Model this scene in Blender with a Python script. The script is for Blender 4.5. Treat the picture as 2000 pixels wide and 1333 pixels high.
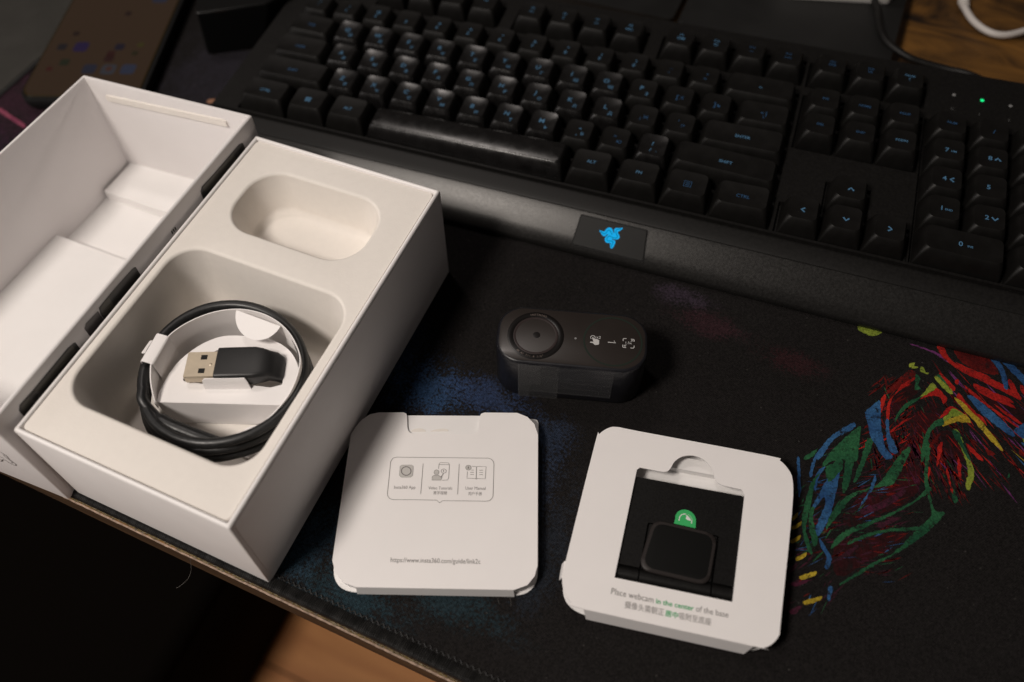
import bpy, bmesh, math, random
from mathutils import Vector, Matrix
from mathutils.geometry import tessellate_polygon

# ---------------------------------------------------------------- camera, light, exposure
scene = bpy.context.scene
for o in list(bpy.data.objects):
    bpy.data.objects.remove(o, do_unlink=True)
COL = scene.collection

cam_data = bpy.data.cameras.new('camera')
cam = bpy.data.objects.new('camera', cam_data)
COL.objects.link(cam)
R0 = (0.9091963213868157, 0.4128688879341829, -0.05386400052594739)
R1 = (0.30784411030655484, -0.7536756163450158, -0.580693610328646)
R2 = (-0.2803463089220786, 0.5113827790441691, -0.8123383533791944)
M = Matrix.Identity(4)
for i in range(3):
    M[i][0] = R0[i]; M[i][1] = -R1[i]; M[i][2] = -R2[i]
M[0][3], M[1][3], M[2][3] = 0.12976746, -0.05752698, 0.33224298
cam.matrix_world = M
cam_data.sensor_width = 36.0
cam_data.lens = 29.798
cam_data.shift_x = 0.04828
cam_data.shift_y = -0.0337
cam_data.clip_start = 0.01
cam_data.clip_end = 50
cam_data.dof.use_dof = True
cam_data.dof.focus_distance = 0.362
cam_data.dof.aperture_fstop = 5.2
scene.camera = cam

world = bpy.data.worlds.new('World')
scene.world = world
world.use_nodes = True
wbg = world.node_tree.nodes['Background']
wbg.inputs[0].default_value = (1.0, 0.86, 0.78, 1)
wbg.inputs[1].default_value = 0.036

lamp_data = bpy.data.lights.new('room_lamp', 'AREA')
lamp_data.shape = 'DISK'
lamp_data.size = 0.22
lamp_data.energy = 7.25
lamp_data.color = (1.0, 0.915, 0.835)
lamp = bpy.data.objects.new('room_lamp', lamp_data)
COL.objects.link(lamp)
lamp.location = (-0.27, -0.38, 0.86)
lamp.rotation_euler = (Vector((0.03, 0.08, 0)) - Vector(lamp.location)).to_track_quat('-Z', 'Y').to_euler()

fill_data = bpy.data.lights.new('fill_light', 'AREA')  # added fill lamp for unseen soft light from the front left
fill_data.shape = 'SQUARE'
fill_data.size = 0.9
fill_data.energy = 3.6
fill_data.color = (1.0, 0.93, 0.90)
fill = bpy.data.objects.new('fill_light', fill_data)
COL.objects.link(fill)
fill.location = (-1.05, -0.62, 0.50)
fill.rotation_euler = (Vector((0.0, 0.05, 0)) - Vector(fill.location)).to_track_quat('-Z', 'Y').to_euler()

top_data = bpy.data.lights.new('ceiling_light', 'AREA')
top_data.shape = 'DISK'
top_data.size = 0.11
top_data.energy = 2.0
top_data.color = (1.0, 0.90, 0.84)
top = bpy.data.objects.new('ceiling_light', top_data)
COL.objects.link(top)
top.location = (-0.42, 0.46, 1.15)
top.rotation_euler = (Vector((0.05, 0.2, 0)) - Vector(top.location)).to_track_quat('-Z', 'Y').to_euler()

scene.view_settings.view_transform = 'Standard'
scene.view_settings.look = 'None'
scene.view_settings.exposure = 0
scene.view_settings.gamma = 1
scene.render.resolution_x = 1024
scene.render.resolution_y = 682

# ---------------------------------------------------------------- helpers (all coordinates in millimetres)
S = 0.001
WM = {}

def W(o):
    return WM.get(o.name, Matrix.Identity(4)) if o else Matrix.Identity(4)

def empty(name, label, cat, loc=(0, 0, 0), rz=0.0, group=None, kind=None):
    o = bpy.data.objects.new(name, None)
    COL.objects.link(o)
    o.empty_display_size = 0.01
    o.location = Vector(loc) * S
    o.rotation_euler = (0, 0, rz)
    WM[o.name] = Matrix.Translation(Vector(loc) * S) @ Matrix.Rotation(rz, 4, 'Z')
    if label: o['label'] = label
    if cat: o['category'] = cat
    if group: o['group'] = group
    if kind: o['kind'] = kind
    return o

def tag(o, label=None, cat=None, group=None, kind=None):
    if label: o['label'] = label
    if cat: o['category'] = cat
    if group: o['group'] = group
    if kind: o['kind'] = kind
    return o

def obj(name, vf, m, parent=None, smooth=None, local=False):
    """vf = (verts, faces) in world mm; stored relative to the parent's frame."""
    verts, faces = vf
    me = bpy.data.meshes.new(name)
    inv = Matrix.Identity(4) if local else W(parent).inverted()
    me.from_pydata([inv @ (Vector(v) * S) for v in verts], [], faces)
    bm = bmesh.new(); bm.from_mesh(me)
    bmesh.ops.remove_doubles(bm, verts=bm.verts, dist=1e-7)
    bmesh.ops.recalc_face_normals(bm, faces=bm.faces)
    bm.to_mesh(me); bm.free()
    if smooth is not None:
        me.shade_smooth()
        me.set_sharp_from_angle(angle=math.radians(smooth))
    if m is not None: me.materials.append(m)
    o = bpy.data.objects.new(name, me)
    COL.objects.link(o)
    if parent:
        o.parent = parent
        WM[o.name] = W(parent)
    return o

def merge(*parts):
    V, F = [], []
    for v, f in parts:
        n = len(V); V += list(v); F += [tuple(i + n for i in q) for q in f]
    return V, F

def xf(vf, loc=(0, 0, 0), rz=0.0, rx=0.0, ry=0.0, sc=1.0):
    m = Matrix.Translation(Vector(loc)) @ Matrix.Rotation(rz, 4, 'Z') @ Matrix.Rotation(ry, 4, 'Y') @ Matrix.Rotation(rx, 4, 'X')
    return [tuple(m @ (Vector(v) * sc)) for v in vf[0]], vf[1]

def box(x0, x1, y0, y1, z0, z1):
    v = [(x0, y0, z0), (x1, y0, z0), (x1, y1, z0), (x0, y1, z0), (x0, y0, z1), (x1, y0, z1), (x1, y1, z1), (x0, y1, z1)]
    return v, [(0, 3, 2, 1), (4, 5, 6, 7), (0, 1, 5, 4), (1, 2, 6, 5), (2, 3, 7, 6), (3, 0, 4, 7)]

def rrect(w, d, r, n=6, cx=0, cy=0):
    r = max(min(r, w / 2 - 1e-3, d / 2 - 1e-3), 1e-3)
    P = []
    for k, (sx, sy) in enumerate(((1, 1), (-1, 1), (-1, -1), (1, -1))):
        for i in range(n + 1):
            a = math.pi / 2 * (k + i / n)
            P.append((cx + sx * (w / 2 - r) + r * math.cos(a), cy + sy * (d / 2 - r) + r * math.sin(a)))
    return P

def rpoly(C, r, n=5):
    """fillet the corners of a convex or concave polygon"""
    out = []
    N = len(C)
    for i in range(N):
        rr = r[i] if isinstance(r, (list, tuple)) else r
        p = Vector(C[i]); a = Vector(C[i - 1]) - p; b = Vector(C[(i + 1) % N]) - p
        la, lb = a.length, b.length
        a.normalize(); b.normalize()
        ang = math.acos(max(-1, min(1, a.dot(b))))
        if rr <= 0 or ang > 3.1:
            out.append(tuple(p)); continue
        t = min(rr / math.tan(ang / 2), la * .49, lb * .49)
        p0, p1 = p + a * t, p + b * t
        for k in range(n + 1):
            u = k / n
            q = p0 * (1 - u) ** 2 + p * 2 * u * (1 - u) + p1 * u * u
            arc = q
            out.append((arc.x, arc.y))
    return out

def inset(C, d):
    """inset a convex counter-clockwise polygon by d"""
    N = len(C); L = []
    for i in range(N):
        p, q = Vector(C[i]), Vector(C[(i + 1) % N])
        e = (q - p).normalized(); nrm = Vector((-e.y, e.x))
        L.append((p + nrm * d, e))
    out = []
    for i in range(N):
        p, e = L[i - 1]; q, f = L[i]
        den = e.x * f.y - e.y * f.x
        t = ((q.x - p.x) * f.y - (q.y - p.y) * f.x) / den
        out.append(tuple(p + e * t))
    return out

def loft(rings, cap0=True, cap1=True):
    n = len(rings[0]); V = []; F = []
    for r in rings: V += [tuple(p) for p in r]
    for k in range(len(rings) - 1):
        for i in range(n):
            j = (i + 1) % n
            F.append((k * n + i, k * n + j, (k + 1) * n + j, (k + 1) * n + i))
    if cap0: F.append(tuple(range(n - 1, -1, -1)))
    if cap1: F.append(tuple((len(rings) - 1) * n + i for i in range(n)))
    return V, F

def ring(P, z):
    return [(x, y, z) for x, y in P]

def plate(outer, holes, z0, z1):
    loops = [outer] + list(holes)
    tris = tessellate_polygon([[Vector((x, y, 0)) for x, y in l] for l in loops])
    flat = [p for l in loops for p in l]
    n = len(flat)
    V = [(x, y, z1) for x, y in flat] + [(x, y, z0) for x, y in flat]
    F = [tuple(t) for t in tris] + [tuple(n + i for i in reversed(t)) for t in tris]
    s = 0
    for l in loops:
        for i in range(len(l)):
            a, b = s + i, s + (i + 1) % len(l)
            F.append((a, b, n + b, n + a))
        s += len(l)
    return V, F

def flat(outer, holes, z):
    loops = [outer] + list(holes)
    tris = tessellate_polygon([[Vector((x, y, 0)) for x, y in l] for l in loops])
    return [(x, y, z) for l in loops for x, y in l], [tuple(t) for t in tris]

def catmull(P, sub=8, closed=False):
    P = [Vector(p) for p in P]; N = len(P); out = []
    rng = range(N) if closed else range(N - 1)
    for i in rng:
        if closed: a, b, c, d = P[i - 1], P[i], P[(i + 1) % N], P[(i + 2) % N]
        else: a, b, c, d = P[max(i - 1, 0)], P[i], P[i + 1], P[min(i + 2, N - 1)]
        for k in range(sub):
            t = k / sub
            out.append(0.5 * ((2 * b) + (c - a) * t + (2 * a - 5 * b + 4 * c - d) * t * t + (3 * b - a - 3 * c + d) * t ** 3))
    if not closed: out.append(P[-1])
    return out

def tube(P, r, n=10, caps=True):
    P = [Vector(p) for p in P]; N = len(P)
    T = [(P[min(i + 1, N - 1)] - P[max(i - 1, 0)]).normalized() for i in range(N)]
    u = T[0].orthogonal().normalized(); rings = []
    for i in range(N):
        u = (u - T[i] * u.dot(T[i])).normalized(); v = T[i].cross(u)
        rr = r[i] if isinstance(r, (list, tuple)) else r
        rings.append([tuple(P[i] + (u * math.cos(a) + v * math.sin(a)) * rr) for a in (2 * math.pi * k / n for k in range(n))])
    return loft(rings, caps, caps)

def line2d(P, w, z, closed=False):
    """flat ribbon of width w along a 2-D polyline"""
    P = [Vector(p[:2]) for p in P]; N = len(P); V = []; F = []
    for i in range(N):
        a = P[i - 1] if (i > 0 or closed) else P[i]
        b = P[(i + 1) % N] if (i < N - 1 or closed) else P[i]
        e = (b - a).normalized(); nn = Vector((-e.y, e.x)) * w / 2
        V += [(P[i].x + nn.x, P[i].y + nn.y, z), (P[i].x - nn.x, P[i].y - nn.y, z)]
    for i in range(N if closed else N - 1):
        j = (i + 1) % N
        F.append((2 * i, 2 * i + 1, 2 * j + 1, 2 * j))
    return V, F

def circ(cx, cy, r, n=32, a0=0, a1=360):
    full = abs(a1 - a0 - 360) < 1e-6
    return [(cx + r * math.cos(math.radians(a0 + (a1 - a0) * i / (n if full else n - 1))),
             cy + r * math.sin(math.radians(a0 + (a1 - a0) * i / (n if full else n - 1)))) for i in range(n)]

_tc = {}
def text_vf(s, bold=0.0):
    """flat mesh of a word, left end at x=0, baseline y=0, in em units"""
    if (s, bold) in _tc: return _tc[(s, bold)]
    cu = bpy.data.curves.new('t', 'FONT'); cu.body = s; cu.size = 1.0; cu.resolution_u = 3
    cu.offset = bold
    o = bpy.data.objects.new('t', cu); COL.objects.link(o)
    dg = bpy.context.evaluated_depsgraph_get(); dg.update()
    me = bpy.data.meshes.new_from_object(o.evaluated_get(dg))
    V = [tuple(v.co) for v in me.vertices]; F = [tuple(p.vertices) for p in me.polygons]
    bpy.data.objects.remove(o); bpy.data.meshes.remove(me); bpy.data.curves.remove(cu)
    x0 = min((v[0] for v in V), default=0)
    V = [(x - x0, y, 0) for x, y, z in V]
    _tc[(s, bold)] = (V, F)
    return V, F

def text_on(s, p0, p1, z, hs=1.0, bold=0.0):
    """text fitted between two baseline points (mm) on the plane z"""
    V, F = text_vf(s, bold)
    w = max(v[0] for v in V) or 1
    a, b = Vector(p0[:2]), Vector(p1[:2]); e = b - a; k = e.length / w; e.normalize()
    n = Vector((-e.y, e.x))
    return [(a.x + e.x * x * k + n.x * y * k * hs, a.y + e.y * x * k + n.y * y * k * hs, z) for x, y, _ in V], F

# ---------------------------------------------------------------- materials
def mat(name, col, rough=0.6, metal=0.0, spec=0.5, noise=None, bump=None, emit=None, coat=0.0, alpha=None, sheen=0.0):
    m = bpy.data.materials.new(name); m.use_nodes = True
    nt = m.node_tree; N = nt.nodes; L = nt.links
    b = N['Principled BSDF']
    b.inputs['Base Color'].default_value = (*col, 1)
    b.inputs['Roughness'].default_value = rough
    b.inputs['Metallic'].default_value = metal
    b.inputs['Specular IOR Level'].default_value = spec
    b.inputs['Coat Weight'].default_value = coat
    b.inputs['Coat Roughness'].default_value = 0.08
    b.inputs['Sheen Weight'].default_value = sheen
    tc = N.new('ShaderNodeTexCoord')
    if noise:
        sc, amt, rv = noise
        t = N.new('ShaderNodeTexNoise'); t.inputs['Scale'].default_value = sc; t.inputs['Detail'].default_value = 5
        L.new(tc.outputs['Object'], t.inputs['Vector'])
        r = N.new('ShaderNodeMapRange'); r.inputs['To Min'].default_value = 1 - amt; r.inputs['To Max'].default_value = 1 + amt
        r.inputs['From Min'].default_value = 0.3; r.inputs['From Max'].default_value = 0.7
        L.new(t.outputs['Fac'], r.inputs['Value'])
        mx = N.new('ShaderNodeVectorMath'); mx.operation = 'SCALE'; mx.inputs[0].default_value = col
        L.new(r.outputs[0], mx.inputs['Scale']); L.new(mx.outputs[0], b.inputs['Base Color'])
        r2 = N.new('ShaderNodeMapRange'); r2.inputs['To Min'].default_value = rough - rv; r2.inputs['To Max'].default_value = rough + rv
        r2.inputs['From Min'].default_value = 0.3; r2.inputs['From Max'].default_value = 0.7
        L.new(t.outputs['Fac'], r2.inputs['Value']); L.new(r2.outputs[0], b.inputs['Roughness'])
    if bump:
        sc, st, dist = bump
        t = N.new('ShaderNodeTexNoise'); t.inputs['Scale'].default_value = sc; t.inputs['Detail'].default_value = 3
        L.new(tc.outputs['Object'], t.inputs['Vector'])
        bp = N.new('ShaderNodeBump'); bp.inputs['Strength'].default_value = st; bp.inputs['Distance'].default_value = dist
        L.new(t.outputs['Fac'], bp.inputs['Height']); L.new(bp.outputs[0], b.inputs['Normal'])
    if emit:
        b.inputs['Emission Color'].default_value = (*emit[0], 1); b.inputs['Emission Strength'].default_value = emit[1]
    if alpha is not None:
        b.inputs['Alpha'].default_value = alpha
    return m

def mix_rgb(N, L, fac, a, b):
    mx = N.new('ShaderNodeMix'); mx.data_type = 'RGBA'
    for sock, val in ((mx.inputs[0], fac), (mx.inputs[6], a), (mx.inputs[7], b)):
        if hasattr(val, 'links') or hasattr(val, 'is_linked'): L.new(val, sock)
        elif isinstance(val, tuple): sock.default_value = (*val, 1)
        else: sock.default_value = val
    return mx.outputs[2]

def math_n(N, L, op, a, b=None, clamp=False):
    n = N.new('ShaderNodeMath'); n.operation = op; n.use_clamp = clamp
    for s, v in ((n.inputs[0], a), (n.inputs[1], b)):
        if v is None: continue
        if hasattr(v, 'is_linked'): L.new(v, s)
        else: s.default_value = v
    return n.outputs[0]

def weave(N, L, tc, rot=0.0):
    """height of a woven cloth, about 0.7 mm pitch"""
    mp = N.new('ShaderNodeMapping'); mp.inputs['Rotation'].default_value = (0, 0, rot)
    L.new(tc.outputs['Object'], mp.inputs['Vector'])
    outs = []
    for d in ('X', 'Y'):
        w = N.new('ShaderNodeTexWave'); w.bands_direction = d; w.inputs['Scale'].default_value = 430
        w.inputs['Distortion'].default_value = 0.6; w.inputs['Detail'].default_value = 1
        L.new(mp.outputs[0], w.inputs['Vector']); outs.append(w.outputs['Fac'])
    return math_n(N, L, 'MULTIPLY', outs[0], outs[1])

def mat_cloth():
    m = bpy.data.materials.new('printed_cloth'); m.use_nodes = True
    nt = m.node_tree; N = nt.nodes; L = nt.links; b = N['Principled BSDF']
    b.inputs['Roughness'].default_value = 0.9; b.inputs['Specular IOR Level'].default_value = 0.10
    tc = N.new('ShaderNodeTexCoord')
    sp = N.new('ShaderNodeTexNoise'); sp.inputs['Scale'].default_value = 900; sp.inputs['Detail'].default_value = 4; sp.inputs['Roughness'].default_value = .7
    L.new(tc.outputs['Object'], sp.inputs['Vector'])
    sm = N.new('ShaderNodeTexNoise'); sm.inputs['Scale'].default_value = 90; sm.inputs['Detail'].default_value = 8; sm.inputs['Roughness'].default_value = .65
    L.new(tc.outputs['Object'], sm.inputs['Vector'])
    big = N.new('ShaderNodeTexNoise'); big.inputs['Scale'].default_value = 14; big.inputs['Detail'].default_value = 3
    L.new(tc.outputs['Object'], big.inputs['Vector'])
    col = mix_rgb(N, L, big.outputs['Fac'], (0.0075, 0.0066, 0.0062), (0.0125, 0.0112, 0.0112))
    zones = [  # x, y, rx, ry (mm), colour, strength
        (20, 104, 28, 18, (0.021, 0.050, 0.110), .8), (44, 110, 30, 12, (0.025, 0.042, 0.095), .65),
        (-8, 118, 25, 25, (0.025, 0.04, 0.09), .5),
        (30, 9, 36, 11, (0.014, 0.032, 0.042), .7), (66, 22, 36, 11, (0.014, 0.031, 0.040), .6), (6, 22, 14, 24, (0.021, 0.042, 0.064), .7),
        (80, 100, 14, 16, (0.022, 0.035, 0.065), .55), (95, 55, 12, 38, (0.016, 0.022, 0.032), .5), (82, 76, 12, 22, (0.022, 0.032, 0.055), .5),
        (110, 197, 17, 8, (0.05, 0.035, 0.055), .5), (126, 186, 22, 9, (0.045, 0.016, 0.022), .45), (165, 180, 18, 8, (0.045, 0.01, 0.014), .35),
        (-300, 190, 60, 50, (0.036, 0.014, 0.024), .7), (-250, 130, 70, 60, (0.03, 0.012, 0.03), .6),
        (-190, 250, 60, 60, (0.022, 0.02, 0.028), .6)]
    for (x, y, rx, ry, c, s) in zones:
        mp = N.new('ShaderNodeMapping'); mp.vector_type = 'TEXTURE'
        mp.inputs['Location'].default_value = (x * S, y * S, 0); mp.inputs['Scale'].default_value = (rx * S, ry * S, 1)
        L.new(tc.outputs['Object'], mp.inputs['Vector'])
        ln = N.new('ShaderNodeVectorMath'); ln.operation = 'LENGTH'; L.new(mp.outputs[0], ln.inputs[0])
        fall = N.new('ShaderNodeMapRange'); fall.inputs['From Min'].default_value = 1.25; fall.inputs['From Max'].default_value = 0.15
        L.new(ln.outputs['Value'], fall.inputs['Value'])
        mm = math_n(N, L, 'ADD', math_n(N, L, 'MULTIPLY', sm.outputs['Fac'], 0.45), math_n(N, L, 'MULTIPLY', sp.outputs['Fac'], 0.8))
        mm = math_n(N, L, 'ADD', mm, math_n(N, L, 'MULTIPLY', fall.outputs[0], 0.22))
        th = N.new('ShaderNodeMapRange'); th.inputs['From Min'].default_value = 0.70; th.inputs['From Max'].default_value = 0.82
        th.inputs['To Max'].default_value = s
        L.new(mm, th.inputs['Value'])
        f = math_n(N, L, 'MULTIPLY', th.outputs[0], math_n(N, L, 'MULTIPLY', fall.outputs[0], 1.6, True), True)
        col = mix_rgb(N, L, f, col, c)
    # lint and light fibres
    vo = N.new('ShaderNodeTexVoronoi'); vo.inputs['Scale'].default_value = 160; L.new(tc.outputs['Object'], vo.inputs['Vector'])
    lint = N.new('ShaderNodeMapRange'); lint.inputs['From Min'].default_value = 0.075; lint.inputs['From Max'].default_value = 0.03; lint.inputs['To Max'].default_value = .35
    L.new(vo.outputs['Distance'], lint.inputs['Value'])
    col = mix_rgb(N, L, lint.outputs[0], col, (0.08, 0.075, 0.07))
    h = weave(N, L, tc, 0.6)
    gr = N.new('ShaderNodeTexNoise'); gr.inputs['Scale'].default_value = 1500; gr.inputs['Detail'].default_value = 2
    L.new(tc.outputs['Object'], gr.inputs['Vector'])
    h2 = math_n(N, L, 'ADD', math_n(N, L, 'MULTIPLY', h, 0.5), math_n(N, L, 'MULTIPLY', math_n(N, L, 'SUBTRACT', gr.outputs['Fac'], 0.35), 1.6))
    k = N.new('ShaderNodeMapRange'); k.inputs['To Min'].default_value = 0.45; k.inputs['To Max'].default_value = 2.1; L.new(h2, k.inputs['Value'])
    sc = N.new('ShaderNodeVectorMath'); sc.operation = 'SCALE'; L.new(col, sc.inputs[0]); L.new(k.outputs[0], sc.inputs['Scale'])
    L.new(sc.outputs[0], b.inputs['Base Color'])
    bp = N.new('ShaderNodeBump'); bp.inputs['Strength'].default_value = 0.5; bp.inputs['Distance'].default_value = 0.00015
    L.new(h, bp.inputs['Height']); L.new(bp.outputs[0], b.inputs['Normal'])
    return m

def mat_print(name, col, col2, wear=0.0):
    """ink sunk into the weave: worn through to the black cloth in patches, thread by thread"""
    m = bpy.data.materials.new(name); m.use_nodes = True
    nt = m.node_tree; N = nt.nodes; L = nt.links; b = N['Principled BSDF']
    b.inputs['Roughness'].default_value = 0.9; b.inputs['Specular IOR Level'].default_value = 0.10
    tc = N.new('ShaderNodeTexCoord')
    def noise(sc, det, ro=.6):
        t = N.new('ShaderNodeTexNoise'); t.inputs['Scale'].default_value = sc; t.inputs['Detail'].default_value = det; t.inputs['Roughness'].default_value = ro
        L.new(tc.outputs['Object'], t.inputs['Vector']); return t.outputs['Fac']
    r = N.new('ShaderNodeMapRange'); r.inputs['From Min'].default_value = .36; r.inputs['From Max'].default_value = .64; L.new(noise(70, 6, .7), r.inputs['Value'])
    c = mix_rgb(N, L, r.outputs[0], col, col2)
    g = math_n(N, L, 'ADD', math_n(N, L, 'MULTIPLY', noise(650, 4, .7), 0.9), math_n(N, L, 'MULTIPLY', noise(160, 3), 0.5))
    r2 = N.new('ShaderNodeMapRange'); r2.inputs['From Min'].default_value = .74 - wear; r2.inputs['From Max'].default_value = .90 - wear; r2.inputs['To Max'].default_value = 1.0
    L.new(g, r2.inputs['Value'])
    c = mix_rgb(N, L, r2.outputs[0], c, (0.010, 0.009, 0.009))
    gr = math_n(N, L, 'MULTIPLY', math_n(N, L, 'SUBTRACT', noise(1500, 2), 0.2), 1.7)
    k = N.new('ShaderNodeMapRange'); k.inputs['To Min'].default_value = 0.45; k.inputs['To Max'].default_value = 1.5; L.new(gr, k.inputs['Value'])
    sc = N.new('ShaderNodeVectorMath'); sc.operation = 'SCALE'; L.new(c, sc.inputs[0]); L.new(k.outputs[0], sc.inputs['Scale'])
    L.new(sc.outputs[0], b.inputs['Base Color'])
    return m

def mat_wood(name, c1, c2, scale=(8, 90, 90), rough=0.55, spread=1.0):
    m = bpy.data.materials.new(name); m.use_nodes = True
    nt = m.node_tree; N = nt.nodes; L = nt.links; b = N['Principled BSDF']
    b.inputs['Roughness'].default_value = rough
    tc = N.new('ShaderNodeTexCoord'); mp = N.new('ShaderNodeMapping'); mp.inputs['Scale'].default_value = scale
    L.new(tc.outputs['Object'], mp.inputs['Vector'])
    t = N.new('ShaderNodeTexNoise'); t.inputs['Scale'].default_value = 1.0; t.inputs['Detail'].default_value = 8; t.inputs['Roughness'].default_value = .6; t.inputs['Distortion'].default_value = .8
    L.new(mp.outputs[0], t.inputs['Vector'])
    r = N.new('ShaderNodeMapRange'); r.inputs['From Min'].default_value = .5 - .2 * spread; r.inputs['From Max'].default_value = .5 + .2 * spread; L.new(t.outputs['Fac'], r.inputs['Value'])
    L.new(mix_rgb(N, L, r.outputs[0], c1, c2), b.inputs['Base Color'])
    bp = N.new('ShaderNodeBump'); bp.inputs['Strength'].default_value = .3; bp.inputs['Distance'].default_value = .0003
    L.new(t.outputs['Fac'], bp.inputs['Height']); L.new(bp.outputs[0], b.inputs['Normal'])
    return m

M_CLOTH = mat_cloth()
M_PAPER = mat('white_coated_card', (0.86, 0.83, 0.82), 0.55, noise=(60, 0.012, 0.04), bump=(900, 0.06, 0.0002))
M_PAPERL = mat('white_card_shade_tone', (0.75, 0.72, 0.715), 0.65, noise=(60, 0.012, 0.04), bump=(900, 0.06, 0.0002))  # card toned darker to stand in for shade on the lid walls
M_PAPER2 = mat('white_matt_paper', (0.84, 0.82, 0.81), 0.7, noise=(70, 0.012, 0.03), bump=(700, 0.06, 0.0002))
M_PULP = mat('cream_moulded_pulp', (0.80, 0.755, 0.705), 0.85, spec=0.25, noise=(300, 0.014, 0.03), bump=(1100, 0.22, 0.0002))
M_EDGE = mat('raw_card_edge', (0.83, 0.80, 0.70), 0.8)
M_KEYB = mat('matt_black_plastic', (0.0065, 0.006, 0.0056), 0.5, spec=0.26, noise=(700, 0.25, 0.03), bump=(2600, 0.25, 0.00008))
M_STRIP = mat('graphite_coated_plastic', (0.027, 0.026, 0.025), 0.35, metal=0.6, noise=(900, 0.2, 0.04), bump=(2200, 0.35, 0.0001))
M_KEY = mat('matt_black_keycap', (0.0052, 0.0048, 0.0044), 0.46, spec=0.25, noise=(120, 0.2, 0.05))
M_KEYW = mat('worn_shiny_keycap', (0.0060, 0.0056, 0.0056), 0.27, spec=0.6, noise=(160, 0.2, 0.06))
M_LEG = mat('blue_lit_legend', (0.01, 0.03, 0.05), 0.4, emit=((0.15, 0.33, 0.52), 0.27))
M_LEGDIM = mat('blue_dim_legend', (0.01, 0.03, 0.05), 0.4, emit=((0.08, 0.22, 0.50), 0.12))
M_LOGO = mat('cyan_lit_emblem', (0.0, 0.05, 0.08), 0.4, spec=0.0, emit=((0.012, 0.36, 0.74), 1.0))
M_LOGO2 = mat('dark_cyan_emblem_line', (0.0, 0.05, 0.08), 0.4, spec=0.0, emit=((0.0, 0.15, 0.30), 1.0))
M_GREENLED = mat('green_led', (0.0, 0.1, 0.03), 0.4, emit=((0.01, 0.85, 0.25), 1.2))
M_LEDOFF = mat('unlit_led', (0.25, 0.25, 0.25), 0.4)
M_SILK = mat('dim_grey_symbol_print', (0.10, 0.10, 0.10), 0.5)
M_BLACKP = mat('black_satin_plastic', (0.010, 0.0095, 0.009), 0.38, noise=(300, 0.2, 0.05))
M_BLACKM = mat('black_anodised_metal', (0.0045, 0.0042, 0.0040), 0.40, spec=0.35, noise=(1600, 0.15, 0.05))
M_RUBBER = mat('dark_grey_rubber_pad', (0.0052, 0.0052, 0.0050), 0.6, spec=0.12, bump=(3500, 0.3, 0.0001))
M_PADRIM = mat('brown_black_pad_rim', (0.020, 0.016, 0.015), 0.5, spec=0.3)
M_CABLE = mat('black_rubber_cable', (0.010, 0.0105, 0.011), 0.42, noise=(500, 0.25, 0.06))
M_PLUG = mat('black_usb_moulding', (0.009, 0.009, 0.0092), 0.45, bump=(2500, 0.2, 0.0001))
M_METAL = mat('brushed_nickel', (0.55, 0.47, 0.36), 0.5, metal=0.6, noise=(400, 0.06, 0.06))
M_DARK = mat('black_hole', (0.004, 0.004, 0.004), 0.8)
M_INK = mat('dark_grey_ink', (0.17, 0.155, 0.15), 0.7)
M_INKL = mat('grey_line_ink', (0.24, 0.225, 0.22), 0.7)
M_INKF = mat('pale_grey_ink_fill', (0.55, 0.53, 0.51), 0.7)
M_INKG = mat('green_ink', (0.03, 0.36, 0.13), 0.7)
M_GREEN = mat('green_sticker', (0.035, 0.42, 0.12), 0.55)
M_STW = mat('white_sticker_ink', (0.75, 0.75, 0.73), 0.6)
M_WEBB = mat('graphite_webcam_body', (0.0095, 0.0095, 0.0130), 0.36, noise=(300, 0.1, 0.04))
M_WEBF = mat('smoked_glass_face', (0.0255, 0.0198, 0.0172), 0.34, spec=0.35, coat=0.0, noise=(60, 0.1, 0.02))
M_LENSR = mat('black_lens_bezel', (0.0045, 0.0035, 0.0032), 0.3, spec=0.3)
M_LENSG = mat('brown_coated_lens', (0.0300, 0.0200, 0.0190), 0.40, spec=0.3)
M_LENSC = mat('dark_lens_core', (0.0085, 0.0065, 0.0065), 0.3, spec=0.4)
M_GRNRING = mat('dark_green_ring', (0.008, 0.018, 0.011), 0.4)
M_FILM = mat('clear_plastic_film', (0.02, 0.02, 0.02), 0.15, alpha=0.10)
M_TAPE = mat('frosted_film_seam', (0.22, 0.22, 0.225), 0.25, alpha=0.08)
M_WHITEINK = mat('white_icon_print', (0.62, 0.61, 0.60), 0.6)
M_BRONZEINK = mat('dim_bronze_lettering', (0.17, 0.13, 0.11), 0.6)
M_DESK = mat_wood('dark_brown_desk_wood', (0.012, 0.005, 0.0012), (0.24, 0.108, 0.020), (14, 40, 30), 0.55, .8)
M_DESKEDGE = mat_wood('brown_striped_desk_edge', (0.014, 0.007, 0.003), (0.115, 0.060, 0.024), (9, 200, 700), 0.6, .8)
M_EDGELINE = mat('pale_arris_highlight', (0.34, 0.24, 0.18), 0.5, noise=(350, 0.55, 0.05))
M_GOLD = mat('chipped_golden_varnish', (0.11, 0.072, 0.02), 0.4, noise=(900, 0.75, 0.1), bump=(1500, .8, .0005))
M_STITCH = mat('black_thread', (0.015, 0.0145, 0.014), 0.42, noise=(200, 0.4, 0.08))
M_FLOOR = mat_wood('orange_laminate_floor', (0.46, 0.16, 0.045), (0.86, 0.40, 0.14), (3, 14, 14), 0.5, 1.2)
M_DARKBLOCK = mat('black_filler_block', (0.0042, 0.003, 0.0022), 0.95, spec=0.05, bump=(500, .4, .0005))
M_PHONE = mat('dark_phone_glass', (0.006, 0.004, 0.003), 0.12, spec=0.25, emit=((0.060, 0.036, 0.022), 0.42))  # brown glow holds both the lit screen and the room's reflection
M_PHONEF = mat('brass_phone_frame', (0.09, 0.06, 0.02), 0.3, metal=0.8)
M_CASE = mat('black_phone_case', (0.004, 0.004, 0.004), 0.6, spec=0.25)
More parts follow.
